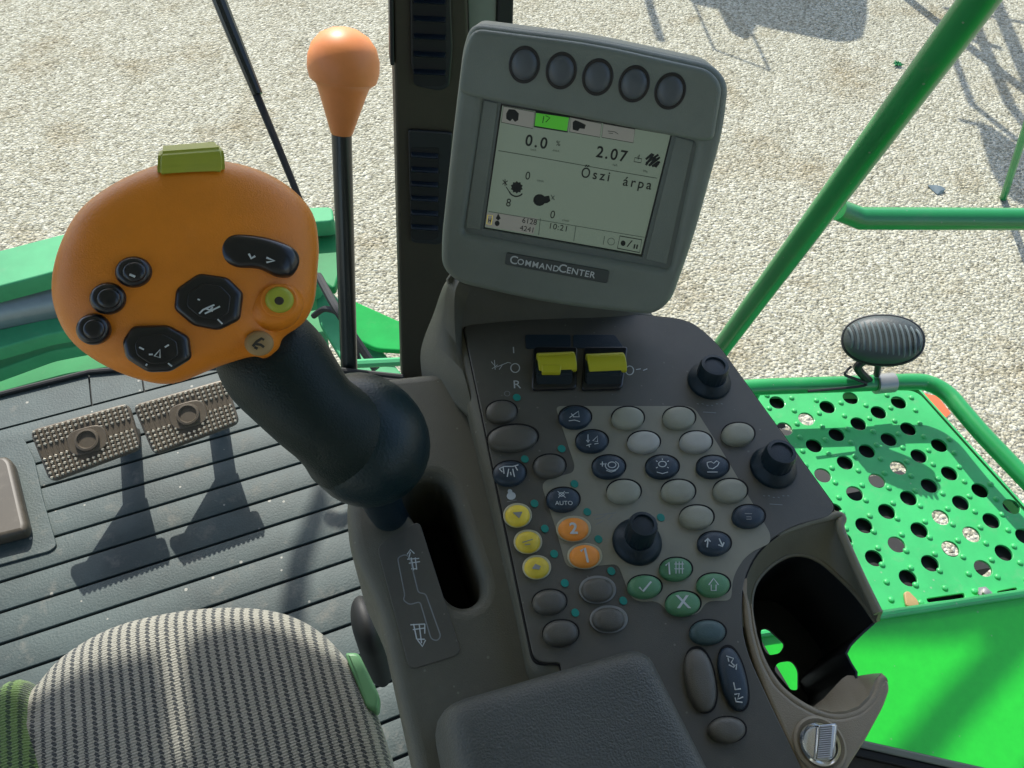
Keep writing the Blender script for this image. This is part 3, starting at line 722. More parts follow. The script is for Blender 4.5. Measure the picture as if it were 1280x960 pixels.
M['collar_lit'] = mat('cup_collar_lit_plastic', (.17, .165, .11), .42, bump=.2, bscale=1400, dirt=.15)  # console plastic lightened for light bounced off the green platform
# ================================================================== CONSOLE
po = atz(800, 620, 2.72)
fc = Frame(po, (0, -.06, 1), (1, 0, 0))
con = thing('armrest_console', 'dark armrest control console covered with coloured oval buttons, beside the seat', 'control console', (po.x, po.y, 2.5))
def Rp(pts, r, h=0.0): return rounded(pxs(fc, pts, h), r)
LO = -.020
# low deck with lever slot
slot = Rp([(503, 612), (522, 597), (547, 597), (562, 612), (601, 728), (599, 748), (580, 758), (560, 750), (548, 730), (530, 668), (512, 640), (498, 632)], .006, LO)
deck = Rp([(470, 470), (620, 455), (720, 980), (600, 1100), (545, 1100), (470, 760), (437, 690), (431, 636), (440, 560)], .012, LO)
add('lower_deck', slab(fc, [deck, slot], LO-.10, LO, .009, 5), 'console', con)
sd_out = Rp([(466, 480), (600, 480), (700, 980), (560, 1110), (528, 1110), (458, 760), (428, 690), (424, 640), (436, 560)], .012, LO)
add('slot_well', slab(fc, [Rp([(480, 580), (575, 580), (625, 740), (600, 775), (545, 770), (490, 650)], .004, LO)], LO-.088, LO-.085), 'blackhole', con)
# raised body under the keypad
body = Rp([(549, 380), (566, 430), (592, 530), (622, 650), (648, 760), (664, 840), (690, 860), (720, 1000), (1010, 1010), (960, 880), (928, 800), (922, 735), (942, 690), (985, 655), (1052, 645), (1056, 638), (902, 424), (868, 393), (800, 385), (700, 370)], .008)
add('upper_body', slab(fc, [body], -.13, -.001, .011, 6), 'console', con)
pan_px = [(579, 408), (640, 402), (795, 394), (862, 401), (896, 430), (1043, 634), (1036, 647), (985, 659), (946, 688), (927, 728), (926, 800), (958, 872), (1008, 975), (1012, 1010), (730, 1010), (700, 829), (668, 829)]
pr = [.006, .01, .01, .015, .012, .006, .006, .02, .02, .02, .02, .03, .02, 0, 0, .002, .008]
pan = rounded(pxs(fc, pan_px), pr)
cpan = sum((Vector(p) for p in pan), Vector((0, 0)))/len(pan)
seam = [tuple(Vector(p)+(Vector(p)-cpan).normalized()*.0011) for p in pan]
add('panel_seam', slab(fc, [seam], -.004, .0002), 'blackhole', con, smooth=0)
add('control_panel', slab(fc, [pan], -.003, .0012, .0006, 2), 'panel', con)
KH = .0012
kp = [(694, 509), (866, 509), (900, 562), (962, 668), (962, 680), (932, 694), (915, 722), (913, 752), (882, 752), (872, 770), (838, 770), (822, 752), (790, 754), (772, 706), (708, 712), (694, 660), (675, 603), (716, 592), (718, 583)]
kr = [.004, .006, .01, .008, .006, .015, .015, .004, .006, .006, .006, .006, .008, .004, .006, .004, .007, .004, .002]
add('keypad_film', slab(fc, [rounded(pxs(fc, kp), kr)], KH-.0005, KH+.0003, .0001, 1), 'keypad', con)
KH2 = KH+.0003
def button(x, y, rx, ry, mt, label=None, rot=0, h=.0058, sq=2.1, name='button', ring=None):
    def el(s, hh, n=40): return pxs(fc, ell(x, y, rx*s, ry*s, math.radians(rot), n, sq), hh)
    b = add(name, pillow(fc, el(1.0, KH+h*.55), KH+.0022, KH+h, 3.4, 9, under=.0022), mt, con, smooth=70, label=label)
    if ring: add('ring', slab(fc, [el(1.16, KH+.001)], KH, KH+.0016, .0007, 2), ring, b)
    else: add('gap', slab(fc, [el(1.07, KH)], KH, KH+.0005, 0), 'blackhole', b)
    return b
BH = KH+.0057
def icon(b, lines, w=.0005, mt='print', h=BH+.0001): return add('symbol', strokes(fc, lines, w, h), mt, b)
def itext(b, s, x, y, size, x2=None, y2=None, mt='print', h=BH+.0001, **kw): return add('lettering', text(fc, s, x, y, size, x2, y2, h, **kw), mt, b, smooth=0)
def circ(x, y, r, ry=None, n=14): 
    ry = ry or r*.72
    p = [(x+r*math.cos(2*math.pi*i/n), y+ry*math.sin(2*math.pi*i/n)) for i in range(n)]; return p+[p[0]]
def arc(x, y, r, a0, a1, n=8, ry=None):
    ry = ry or r*.72
    return [(x+r*math.cos(math.radians(a0+(a1-a0)*i/n)), y-ry*math.sin(math.radians(a0+(a1-a0)*i/n))) for i in range(n+1)]
# dark blank buttons left
button(627, 514, 19, 13, 'b_grey', 'dark blank oval button at the top of the left column', rot=-3)
button(641, 547, 31, 16, 'b_grey', 'wide dark blank oval button', rot=-5)
button(687, 582, 20, 14, 'b_grey', rot=-3)
b = button(637, 591, 20.5, 14.5, 'b_navy', 'navy button with a white harvester spout symbol', rot=-4)
icon(b, [[(624, 586), (630, 583), (641, 583), (648, 581)], [(629, 584), (630, 592)], [(644, 583), (647, 588)], [(624, 586), (628, 590)], [(636, 586), (634, 596)], [(641, 586), (643, 596)], [(638, 590), (639, 594)]], .0006)
# navy labelled
b = button(719, 521, 20, 13.5, 'b_navy', 'navy button with a white symbol in the top row')
icon(b, [[(712, 522), (716, 519), (723, 514), (724, 521), (716, 521)], [(711, 526), (718, 525), (725, 527)], [(714, 517), (717, 520)]])
b = button(740, 551, 20, 13.5, 'b_navy', 'navy button with white arrow symbols in the second row')
icon(b, [[(735, 543), (735, 552)], [(733, 550), (735, 553), (737, 550)], [(741, 551), (747, 545), (747, 552), (741, 551)], [(733, 557), (739, 555)], [(743, 555), (748, 554)], [(736, 556), (737, 559)]])
b = button(761, 583, 20.5, 14, 'b_navy', 'navy button with a ringed rotor symbol, left of the third row')
icon(b, [circ(765, 581, 5), arc(765, 582, 8.5, 150, 420), [(750, 580), (756, 580)], [(753, 577), (753, 583)], [(758, 588), (764, 590), (770, 588)]])
b = button(828, 583, 20.5, 14, 'b_navy', 'navy button with a cog symbol, middle of the third row')
icon(b, [circ(828, 580, 4.8), [(828, 575), (828, 573)], [(834, 577), (836, 576)], [(822, 577), (820, 576)], [(822, 584), (820, 585)], [(834, 584), (836, 585)], [(821, 590), (828, 592), (835, 590)]])
b = button(891, 583, 20, 13.5, 'b_navy', 'navy button with a heart shaped symbol, right of the third row')
icon(b, [[(884, 578), (889, 577), (892, 579), (896, 576), (899, 578), (897, 582), (891, 586), (886, 585), (884, 581), (884, 578)], [(884, 590), (897, 590)]])
b = button(704, 624, 20.5, 14.5, 'b_navy', 'navy button with the word AUTO under a rotor symbol')
icon(b, [circ(702, 618, 3.2), [(697, 614), (707, 622)], [(706, 614), (698, 622)], [(706, 616), (711, 616)]], .0004)
itext(b, 'AUTO', 705, 629, 8)
b = button(936, 645, 20, 14, 'b_navy', 'navy button with a small faint symbol beside the cup holder')
icon(b, [[(931, 642), (940, 642)], [(933, 646), (939, 646), (939, 649), (933, 649)]], .0005, 'printdim')
b = button(893, 679, 20.5, 14.5, 'b_navy', 'navy button with white up and down arrows')
icon(b, [[(884, 684), (885, 674)], [(881, 677), (885, 673), (888, 677)], [(899, 673), (903, 682)], [(905, 678), (903, 683), (898, 681)]], .0007)
# pale blanks
for x, y in ((785, 522), (849, 522), (923, 542)): button(x, y, 20, 13.5, 'b_light')
for x, y in ((805, 552), (870, 552)): button(x, y, 20, 13, 'b_lighter', 'worn whitish oval button')
for x, y in ((780, 614), (848, 614), (913, 613), (871, 646)): button(x, y, 21, 14.5, 'b_light')
# yellow column
for (x, y), l in zip(((647, 644), (660, 677), (671, 709)), ('topmost of the three yellow buttons', 'middle one of the three yellow buttons', 'lowest of the three yellow buttons')):
    b = button(x, y, 15.5, 13, 'b_yellow', l, ring='ring')
    if y == 644: add('symbol', slab(fc, [pxs(fc, [(641, 641), (653, 640), (649, 648)], BH)], BH, BH+.0005), 'ring_grey', b, smooth=0)
    elif y == 709: add('symbol', slab(fc, [pxs(fc, [(665, 711), (669, 705), (676, 708), (674, 712)], BH)], BH, BH+.0005), 'ring_grey', b, smooth=0)
    else: icon(b, [[(653, 678), (666, 674)], [(656, 681), (663, 680)]], .0005, 'printdim')
for (x, y), s in zip(((717, 661), (731, 695)), '21'):
    b = button(x, y, 19, 14, 'b_orange', 'orange button marked '+s, ring='ring')
    if s == '2': itext(b, s, x, y, 21, bold=.5, h=BH+.0002)
    else: icon(b, [[(726, 689), (731, 685), (735, 703)]], .0012)
# grey pairs at the lower left
button(687, 752, 21, 15, 'b_grey', rot=-3); button(701, 791, 22, 16, 'b_grey', rot=-3)
button(747, 737, 20, 15, 'b_grey', 'dark oval button with a pale ring, upper of two', ring='ring_grey'); button(761, 774, 20.5, 15, 'b_grey', 'dark oval button with a pale ring, lower of two', ring='ring_grey')
# greens
b = button(845, 711, 20, 14, 'b_green', 'green button with number one and a grid symbol'); icon(b, [[(832, 707), (836, 703), (837, 718)]], .0008)
icon(b, [[(843, 705), (855, 705)], [(843, 711), (855, 711)], [(845, 702), (845, 717)], [(849, 702), (849, 717)], [(853, 702), (853, 717)]], .0005)
b = button(806, 733, 21, 14, 'b_green', 'green button with a white tick'); icon(b, [[(799, 734), (804, 739), (814, 727)]], .0009)
b = button(892, 731, 20.5, 14.5, 'b_green', 'green button with a white upward arrow outline')
icon(b, [[(892, 723), (898, 731), (895, 731), (895, 738), (889, 738), (889, 731), (886, 731), (892, 723)]], .0006)
b = button(854, 754, 21.5, 15, 'b_green', 'green button with a white letter X'); itext(b, 'X', 854, 753, 23, bold=.4)
button(885, 790, 22, 15, 'b_teal', 'dark teal blank oval button below the green buttons')
button(876, 850, 18, 40, 'b_grey', 'tall dark blank oval button', rot=-11, sq=2.3)
b = button(917, 848, 15.5, 40, 'b_navy', 'tall navy oval button with two white header symbols', rot=-14, sq=2.3)
icon(b, [[(908, 820), (917, 823), (914, 828), (918, 832)], [(910, 822), (911, 827)], [(911, 831), (917, 834), (921, 830), (920, 837)],
         [(917, 853), (919, 862), (926, 861)], [(918, 868), (924, 867), (922, 874), (929, 871)], [(919, 872), (920, 877), (928, 878)]], .0006)
button(909, 912, 23, 16, 'b_grey', 'dark blank oval button at the bottom near the chrome latch')
# indicator dots
for i, (x, y) in enumerate([(646, 497), (702, 561), (656, 574), (718, 605), (668, 629.5), (734, 640), (681, 661), (748, 674), (826, 647), (692.6, 692.5), (706, 729), (764, 714), (779, 751), (719, 766)]):
    k = fc.mpp(x, y); add('indicator_light', slab(fc, [ell(*fc.uv(x, y, KH2), 5*k, 5.4*k, 0, 20)], KH2, KH2+.0004, .0002, 1), 'led', con)
# printing
def ptxt(s, x, y, size, mt='print', **kw): return add('lettering', text(fc, s, x, y, size, h=KH, **kw), mt, con, smooth=0)
ptxt('I', 642, 438, 14); ptxt('R', 646, 481, 17)
add('symbol', strokes(fc, [circ(644, 460, 5.5, 5.5, 20)], .0006, KH), 'print', con)
add('symbol', strokes(fc, [[(614, 452), (620, 459), (635, 453)], [(615, 461), (622, 456)], [(618, 450), (619, 462)], [(624, 462), (628, 456)], [(635, 453), (639, 454)]], .0004, KH), 'print', con)
add('symbol', strokes(fc, [circ(787, 463, 5.0, 5.5, 20), [(795, 462), (801, 461)], [(804, 463), (809, 461)]], .0006, KH), 'print', con)
add('symbol', strokes(fc, [circ(634, 492, 3.5, 3, 12)], .0004, KH), 'printdim', con)
add('symbol', slab(fc, [ell(*fc.uv(639, 620, KH), .0028, .0026), ], KH, KH+.0003) if True else None, 'print', con)
add('symbol', slab(fc, [ell(*fc.uv(637.5, 614.5, KH), .0014, .0016)], KH, KH+.00031), 'print', con)
add('symbol', strokes(fc, [[(634, 627), (646, 625)]], .0004, KH), 'printdim', con)
for (cx_, cy_, rr) in ((885, 503, 0), (968, 618, 0)):
    add('scale_marks', strokes(fc, [[(cx_-14+i*6, cy_+(1.5 if abs(i-2.5) > 1 else 3.5)), (cx_-11.5+i*6, cy_+(2 if abs(i-2.5) > 1 else 4))] for i in range(6)]+[[(cx_-6, cy_+12), (cx_+10, cy_+13)]], .0005, KH), 'printdim', con)
add('symbol', strokes(fc, [[(743, 649), (752, 647), (758, 643)], [(744, 656), (754, 651)], [(760, 650), (766, 644)], [(741, 644), (770, 641)], [(815, 644), (820, 648), (818, 652)]], .0004, KH2), 'printdim', con)
# knobs
def knob(x, y, rb, rc, hgt, label):
    k = fc.mpp(x, y); b0 = fc.P(x, y, KH)
    kn = add('knob', lathe(b0, fc.n+Vector((.04, .10, 0)), [(rc*1.02*k, .004), (rc*1.0*k, .008), (rc*.98*k, hgt-.0015), (rc*.92*k, hgt), (rc*.70*k, hgt+.0002), (rc*.66*k, hgt-.0012), (rc*.1*k, hgt-.0010)], 40, flute=.022, fr_=(0, 2)), 'knob', con, label=label, smooth=30)
    add('skirt', lathe(b0, fc.n, [(rb*k, 0), (rb*k, .0015), (rb*.97*k, .003), (rb*.80*k, .0052), (rc*1.15*k, .0062), (rc*k, .0075)], 48), 'knob', kn, smooth=40)
knob(886, 477, 27, 18, .0175, 'dark rotary knob at the upper right of the panel')
knob(966, 585, 29, 19, .0185, 'dark rotary knob near the right corner of the panel')
knob(796, 678, 31, 18, .022, 'large dark rotary knob in the middle of the pale keypad')
# yellow rockers in dark wells
add('switch_recess', slab(fc, [Rp([(656, 420), (713, 420), (713, 437), (657, 438)], .002), ], KH, KH+.0006, .0003, 1), 'b_navy', con)
add('switch_recess', slab(fc, [Rp([(716, 420), (768, 420), (780, 437), (716, 437)], .002)], KH, KH+.0006, .0003, 1), 'b_navy', con)
for (xa, xb, l, notch) in ((663, 722, 'left of the two yellow rocker switches', 1), (725, 784, 'right of the two yellow rocker switches', 0)):
    yo = -1 if notch else 0
    s_ = add('rocker_switch', slab(fc, [Rp([(xa+4, 437), (xb-1 if notch else xb, 437), (xb-2 if notch else xb-7, 489), (xa+1, 491)], .003)], KH, KH+.0028, .0012, 3), 'gloss', con, label=l)
    add('rocker_wedge', hull([fc.P(x, y, h) for x, y, h in ((xa+6, 440, KH), (xb-4, 440, KH), (xa+7, 486, KH), (xb-8, 486, KH), (xa+7, 450, .010), (xb-5, 450, .010), (xa+7, 468, .010), (xb-6, 468, .010))], .001), 'knob', s_)
    c0, c1 = fc.P(xa+9, 455+yo, .0085), fc.P(xb-3 if notch else xb-3, 453+yo, .0085)
    k = fc.mpp(700, 455)
    ax_ = (c1-c0); L_ = ax_.length
    cap = lathe(c0, ax_, [(13.2*k, 0), (14.4*k, .0006), (14.4*k, L_-.0006), (13.2*k, L_)], 40)
    # flatten the barrel into a saddle
    for v_ in cap.vertices:
        q = (v_.co-c0).dot(fc.n); v_.co -= fc.n*q*.45
    cp = add('rocker_cap', cap, 'yellow', s_, smooth=30)
    rb_ = [tube([c0+ax_*.06+fc.n*(.0062)+fc.v*t, c0+ax_*.94+fc.n*(.0062)+fc.v*t], .0004, 6) for t in (.0025,)]
    add('ridge', join(*rb_), 'yellow', cp)
    if notch: add('tab', slab(fc, [Rp([(676, 460), (701, 460), (700, 470), (677, 470)], .001, .008)], .004, .0125, .001), 'yellow', cp)
# gate plate
GH = LO+.0006
gp_ = add('gate_plate', slab(fc, [Rp([(471, 683), (524, 651), (577, 818), (512, 838)], .005, LO)], LO-.001, GH, .0004, 1), 'panel', con)
g_ = lambda pts: pts
add('gate_outline', strokes(fc, [rounded([(497, 697), (506, 693), (512, 696), (523, 741), (532, 742), (551, 795), (547, 801), (539, 799), (525, 752), (512, 756), (504, 750), (506, 744)], 4, 4)+[rounded([(497, 697), (506, 693), (512, 696), (523, 741), (532, 742), (551, 795), (547, 801), (539, 799), (525, 752), (512, 756), (504, 750), (506, 744)], 4, 4)[0]]], .0006, GH), 'printdim', gp_)
add('symbol', strokes(fc, [[(511, 698), (513, 690)], [(509, 693), (513, 687), (518, 692)], [(509, 699), (524, 698)], [(511, 704), (525, 702)], [(514, 697), (517, 713)], [(519, 697), (521, 712)], [(514, 711), (521, 711)]], .0006, GH), 'print', gp_)
add('symbol', strokes(fc, [[(513, 781), (531, 780)], [(516, 787), (531, 785)], [(517, 780), (521, 799)], [(524, 780), (527, 804)], [(521, 799), (531, 799)], [(522, 800), (528, 808), (532, 800)], [(531, 780), (531, 792)]], .0006, GH), 'print', gp_)
# monitor pedestal
def c3(l): return spline_open([fc.P(x, y, h) for x, y, h in l], 6)
add('pedestal', loft([c3([(592, 330, .02), (560, 348, .02), (542, 392, -.005), (526, 438, LO-.004), (529, 480, LO-.006)]),
                      c3([(594, 330, .03), (563, 350, .036), (553, 395, .012), (546, 440, -.008), (556, 494, LO-.006)]),
                      c3([(600, 335, .034), (572, 355, .040), (568, 396, .016), (572, 440, .0), (586, 490, -.003), (594, 530, -.010)]),
                      c3([(620, 345, .030), (590, 360, .034), (578, 400, .006), (580, 440, -.004), (596, 500, -.008), (604, 530, -.014)])], .003), 'console', con, smooth=80)
add('pedestal', loft([c3([(572, 412, -.001), (640, 406, -.001), (780, 399, -.001), (818, 397, -.004)]),
                      c3([(568, 385, .012), (640, 388, .006), (780, 390, .004), (812, 388, -.004)]),
                      c3([(560, 350, .038), (640, 366, .02), (775, 378, .012), (804, 374, -.004)]),
                      c3([(580, 320, .038), (640, 330, .02), (775, 350, .012), (804, 350, -.004)])], .003), 'console', con, smooth=80)
# armrest pad
ah = .034
arm = rounded(pxs(fc, [(536, 872), (800, 796), (822, 806), (990, 1130), (600, 1200)], ah), [.014, .012, .010, .02, .02])
add('armrest_pad', pillow(fc, arm, -.012, ah, 14, 14, under=0), 'leather', con, smooth=60)
# cup holder bezel
def z6(pts): return [(860+x/3., 640+y/3.) for x, y in pts]
A_ = z6([(205, 430), (203, 300), (232, 190), (325, 95), (440, 45), (520, 22), (560, 10), (580, 22), (575, 66), (645, 230), (716, 378)])
B_ = z6([(250, 450), (236, 360), (250, 275), (300, 210), (372, 166), (440, 164), (500, 190), (560, 240), (620, 300), (660, 350), (705, 415)])
cw = spline_open([fc.P(x, y, 0) for x, y in A_], 5); cb = spline_open([fc.P(x, y, -.016) for x, y in B_], 5)
cup = add('cup_holder', loft([cw, [a.lerp(b, .5)+fc.n*(-.001) for a, b in zip(cw, cb)], cb], .0025), 'collar_lit', con, smooth=80, label='dark round cup holder moulded into the console corner')
bz_in = [(237, 345), (249, 450), (280, 560), (330, 650), (400, 712), (480, 755), (560, 772), (640, 752), (695, 700), (718, 640), (735, 624)]
bi = spline_open([fc.P(x, y, -.0022) for x, y in z6(bz_in)], 5)
add('inner_rim', tube(bi, [.0004+.0022*min(1, i/14) for i in range(len(bi))], 12), 'console_tan_lit', cup)
bez = pxs(fc, z6([(205, 230), (219, 290), (237, 350), (249, 450), (280, 560), (330, 650), (400, 712), (480, 755), (560, 772), (640, 752), (695, 700), (718, 640), (735, 622), (752, 632), (759, 662), (738, 725), (665, 860), (600, 960), (560, 1100), (440, 1100), (425, 960), (365, 850), (298, 700), (240, 540), (214, 430), (204, 330)]), 0)
add('bezel', slab(fc, [rounded(bez, .004)], -.010, .0004, .0025, 3), 'console_tan_lit', cup)
low = [(478, 752), (520, 715), (556, 670), (582, 640), (600, 628), (640, 634), (700, 626), (735, 624)]
upr = [(478, 756), (540, 772), (600, 766), (650, 745), (690, 705), (712, 660), (722, 640), (735, 626)]
add('spout', loft([[fc.P(x, y, -.001) for x, y in z6(upr)], [fc.P((x+p)/2, (y+q)/2, -.013) for (x, y), (p, q) in zip(z6(upr), z6(low))], [fc.P(x, y, -.020) for x, y in z6(low)]], .003), 'console_tan_lit', cup, smooth=60)
ring_px = z6([(250, 450), (236, 360), (250, 275), (300, 210), (372, 166), (440, 164), (500, 190), (560, 240), (620, 300), (660, 350), (705, 415)])
add('rim', tube([p-fc.n*.0012 for p in cw[6:]], [.0005+.0024*min(1, i/24) for i in range(len(cw[6:]))], 12), 'collar_lit', cup)
add('lower_rim', tube(cb, .0014, 8), 'collar_lit', cup)
wt = [fc.uv(x, y, -.016) for x, y in ring_px]
rest = [fc.uv(x, y, -.016) for x, y in z6([(600, 520), (625, 580), (640, 625), (580, 700), (480, 750), (400, 712), (330, 650), (280, 560)])]
c_ = Vector(fc.uv(*z6([(440, 440)])[0], -.016))
wt = [fc_uv for fc_uv in [((p-fc.o).dot(fc.u), (p-fc.o).dot(fc.v)) for p in cb]]
rest = [tuple(q) for q in spline_open([wt[-1]]+rest+[wt[0]], 4)[1:-1]]
rimc = wt+rest+[wt[0]]
def lvl(sc, h): return [fc.w(c_.x+(u-c_.x)*sc, c_.y+(v-c_.y)*sc, h) for u, v in rimc]
add('cup_well', loft([lvl(1.0, -.016), lvl(.97, -.05), lvl(.93, -.085)], .0012), 'black', cup, smooth=60)
# floor of the cup with two drain openings
fh = -.085
dr1 = rounded(pxs(fc, z6([(272, 440), (300, 436), (365, 495), (345, 530), (300, 538), (280, 505)]), fh), .003)
dr2 = rounded(pxs(fc, z6([(320, 590), (340, 562), (390, 556), (414, 590), (414, 668), (385, 668)]), fh), .005)
inn = [(c_.x+(u-c_.x)*.94, c_.y+(v-c_.y)*.94) for u, v in rimc[:-1]]
add('cup_floor', slab(fc, [inn, dr1, dr2], fh-.002, fh), 'black', cup, smooth=0)
# chrome latch
lz = z6([(492, 872)])[0]; k = fc.mpp(*lz); lb = fc.P(*lz, .0004)
lt = add('latch', lathe(lb, fc.n, [(33*k, 0), (33*k, .0012), (30*k, .002), (27*k, .0008), (26*k, .0004)], 48), 'console_tan_lit', con, label='round chrome latch with a ribbed bar')
add('rim', lathe(lb, fc.n, [(26*k, 0), (26*k, .002), (24*k, .0032), (21*k, .0028), (20*k, .001)], 48), 'chrome', lt)
add('bar', hull([fc.P(x, y, h) for x, y in z6([(484, 800), (560, 792), (548, 925), (472, 935)]) for h in (.001, .0085)]+[], .001), 'chrome', lt)
rbs = []
for i in range(15):
    t = i/14; p = Vector(z6([(496, 806)])[0]).lerp(Vector(z6([(484, 922)])[0]), t); q = Vector(z6([(540, 802)])[0]).lerp(Vector(z6([(530, 918)])[0]), t)
    rbs.append(tube([fc.P(p.x, p.y, .0088), fc.P(q.x, q.y, .0088)], .0006, 5))
add('ribs', join(*rbs), 'steel', lt)

# ================================================================== MONITOR
mr, mu = Vector((.8664, -.4944, -.0706)), Vector((.2504, .3106, .9170))
mn = mr.cross(mu)
md = 0.0
Zm = 2.765
rb0 = atz(700, 385, Zm)
fm = Frame(rb0, mn, mr)
mon = thing('display_monitor', 'grey green display monitor with five round buttons and a lit screen', 'monitor', fm.P(700, 385))
def Mp(pts, r=0, h=0.0): return rounded(pxs(fm, pts, h), r)
outer = [(588, 30), (745, 50), (893, 82), (912, 105), (905, 165), (868, 300), (840, 378), (818, 396), (690, 383), (572, 356), (551, 336), (551, 300), (566, 160), (578, 60)]
orr = [.016, .02, .010, .010, .03, .03, .010, .010, .05, .010, .012, .03, .05, .018]
o_uv = rounded(pxs(fm, outer), orr)
add('back_shell', slab(fm, [[( (p[0]), (p[1])) for p in o_uv]], -.045, -.008, .008, 4), 'mon', mon)
rec = Mp([(604, 122), (872, 178), (838, 338), (579, 292)], .004)
add('front_frame', slab(fm, [o_uv, rec], -.010, 0, .0055, 5), 'mon', mon)
brow = rounded(pxs(fm, [(590, 36), (745, 56), (888, 88), (904, 108), (893, 176), (878, 178), (590, 122), (572, 116), (578, 66)], .004), [.014, .02, .008, .008, .004, .003, .003, .004, .016])
add('brow', slab(fm, [brow], -.004, .0035, .003, 4), 'mon', mon)
scq = [(626, 129), (841, 167), (803, 321), (604, 286)]
win = Mp(scq, .0005, -.004)
add('recess', slab(fm, [Mp([(600, 118), (876, 176), (842, 342), (575, 294)]), win], -.009, -.0035, 0), 'mon_dark', mon, smooth=0)
# side cheeks beside the glass
add('cheek', slab(fm, [Mp([(604, 126), (622, 130), (600, 289), (581, 286)], .001)], -.0037, -.0029, .0006), 'mon', mon)
add('cheek', slab(fm, [Mp([(846, 172), (868, 178), (834, 332), (808, 326)], .001)], -.0037, -.0029, .0006), 'mon', mon)
sb = add('screen', slab(fm, [Mp([(620, 124), (847, 164), (808, 326), (598, 290)])], -.0068, -.0060, 0), 'gloss', mon, smooth=0)
SH = -.0058
scr = add('screen_image', slab(fm, [Mp([(628, 132), (838, 169), (801, 318), (606, 284)], 0, SH)], -.006, SH, 0), 'lcd', sb, smooth=0)
def sc_(pts, mt, h=SH+.0002, name='screen_tab', r=0): return add(name, slab(fm, [Mp(pts, r, h)], h-.0002, h, 0), mt, scr, smooth=0)
def z2(pts): return [(600+x/4.573, 120+y/4.573) for x, y in pts]
sc_(z2([(135, 58), (312, 92), (302, 186), (122, 150)]), 'lcd_tab')
sc_(z2([(322, 95), (508, 122), (497, 200), (310, 170)]), 'lcd_green')
sc_(z2([(520, 122), (695, 158), (685, 236), (512, 205)]), 'lcd_tab')
sc_(z2([(705, 158), (886, 190), (876, 268), (696, 236)]), 'lcd_tab')
sc_(z2([(40, 665), (330, 700), (305, 790), (32, 745)]), 'lcd_tab')
def sl_(lines, w=.00035, mt='ink', h=SH+.0003, name='screen_line'): return add(name, strokes(fm, [z2(l) for l in lines], w, h), mt, scr)
sl_([[(135, 58), (312, 92), (302, 186), (122, 150), (135, 58)], [(520, 122), (695, 158), (685, 236), (512, 205), (520, 122)], [(705, 158), (886, 190), (876, 268), (696, 236), (705, 158)]], .0003)
sl_([[(318, 92), (512, 120), (500, 205), (310, 174), (318, 92)]], .0008)
sl_([[(105, 312), (330, 350), (720, 420), (1010, 470)]], .0003)
sl_([[(50, 660), (230, 690), (560, 745), (940, 808)], [(345, 700), (335, 795)], [(548, 745), (535, 830)], [(712, 800), (704, 850)]], .0003, 'inkdim')
sl_([[(800, 800), (925, 822), (912, 895), (785, 870), (800, 800)]], .0005)
def st(s, x, y, size, mt='ink', dx=10, dy=1.75, **kw):
    (px_, py_), = z2([(x, y)]); return add('screen_text', text(fm, s, px_, py_, size, px_+dx, py_+dy, SH+.0003, **kw), mt, scr, smooth=0)
st('0.0', 322, 265, 18.5, stretch=1.05, spacing=1.3, bold=.3); st('%', 447, 272, 8.5); st('km/h', 305, 308, 3.6, 'inkdim'); st('.n.n.n.', 435, 312, 4)
st('2.07', 752, 335, 18.5, stretch=1.05, spacing=1.25, bold=.3); st('ha/h', 772, 395, 3.6, 'inkdim'); st('l/ha', 945, 430, 4, 'inkdim')
st('\u0150szi', 660, 452, 16, stretch=1.05, spacing=1.35, dy=1.5, bold=.12); st('\u00e1rpa', 900, 500, 16, stretch=1.05, spacing=1.35, dy=1.5, bold=.12)
st('0', 273, 458, 13, stretch=1.1); st('r/min', 345, 485, 4, 'inkdim'); st('8', 163, 612, 13, stretch=1.1); st('0', 415, 680, 13, stretch=1.1); st('r/min', 490, 712, 4, 'inkdim')
st('6128', 283, 718, 9.5); st('4241', 270, 762, 9.5); st('10:21', 448, 752, 10.5, spacing=1.1)
def blob(pts, mt='ink', h=SH+.0003, name='screen_symbol'): return add(name, slab(fm, [[fm.uv(*p, h) for p in z2(pts)]], h-.0002, h, 0), mt, scr, smooth=0)
blob([(150, 100), (165, 75), (200, 78), (222, 100), (218, 138), (200, 148), (185, 130), (172, 145), (150, 130)])
blob([(530, 150), (545, 138), (575, 150), (605, 165), (598, 188), (570, 185), (560, 200), (530, 192)])
sl_([[(365, 115), (358, 155)], [(375, 112), (400, 125), (375, 150)]], .0004)
sl_([[(730, 200), (770, 205), (790, 218)], [(735, 212), (760, 214)]], .0003)
for i in range(4): sl_([[(948+i*18, 395+i*4), (992+i*14, 332+i*22) if i < 3 else (1020, 385)]], .0012)
sl_([[(948, 362), (985, 330)], [(950, 384), (1020, 335)], [(970, 396), (1028, 350)], [(995, 402), (1028, 375)]], .0011)
sl_([[(880, 375), (920, 382), (925, 360), (885, 352), (880, 375)], [(900, 350), (912, 335), (905, 362)]], .0004)
gear = []
for i in range(20):
    a = 2*math.pi*i/20; r = 36 if i % 2 else 28; gear.append((210+r*math.cos(a), 522+r*math.sin(a)))
blob(gear); sl_([arc(208, 530, 44, 200, 320, 8, 44)], .0007); sl_([[(130, 480), (155, 510)], [(128, 505), (158, 485)], [(143, 475), (143, 515)], [(150, 520), (165, 545)]], .0004)
blob([(340+36*math.cos(i*.5), 595+34*math.sin(i*.5)) for i in range(12)]); blob([(365, 575), (395, 570), (402, 600), (385, 612), (360, 615)], h=SH+.00034)
sl_([[(405, 565), (425, 595)], [(410, 590), (425, 570)]], .0004, 'inkdim')
blob([(104, 672), (118, 700), (104, 712), (90, 700)]); blob([(98+14*math.cos(i*.6), 728+16*math.sin(i*.6)) for i in range(11)])
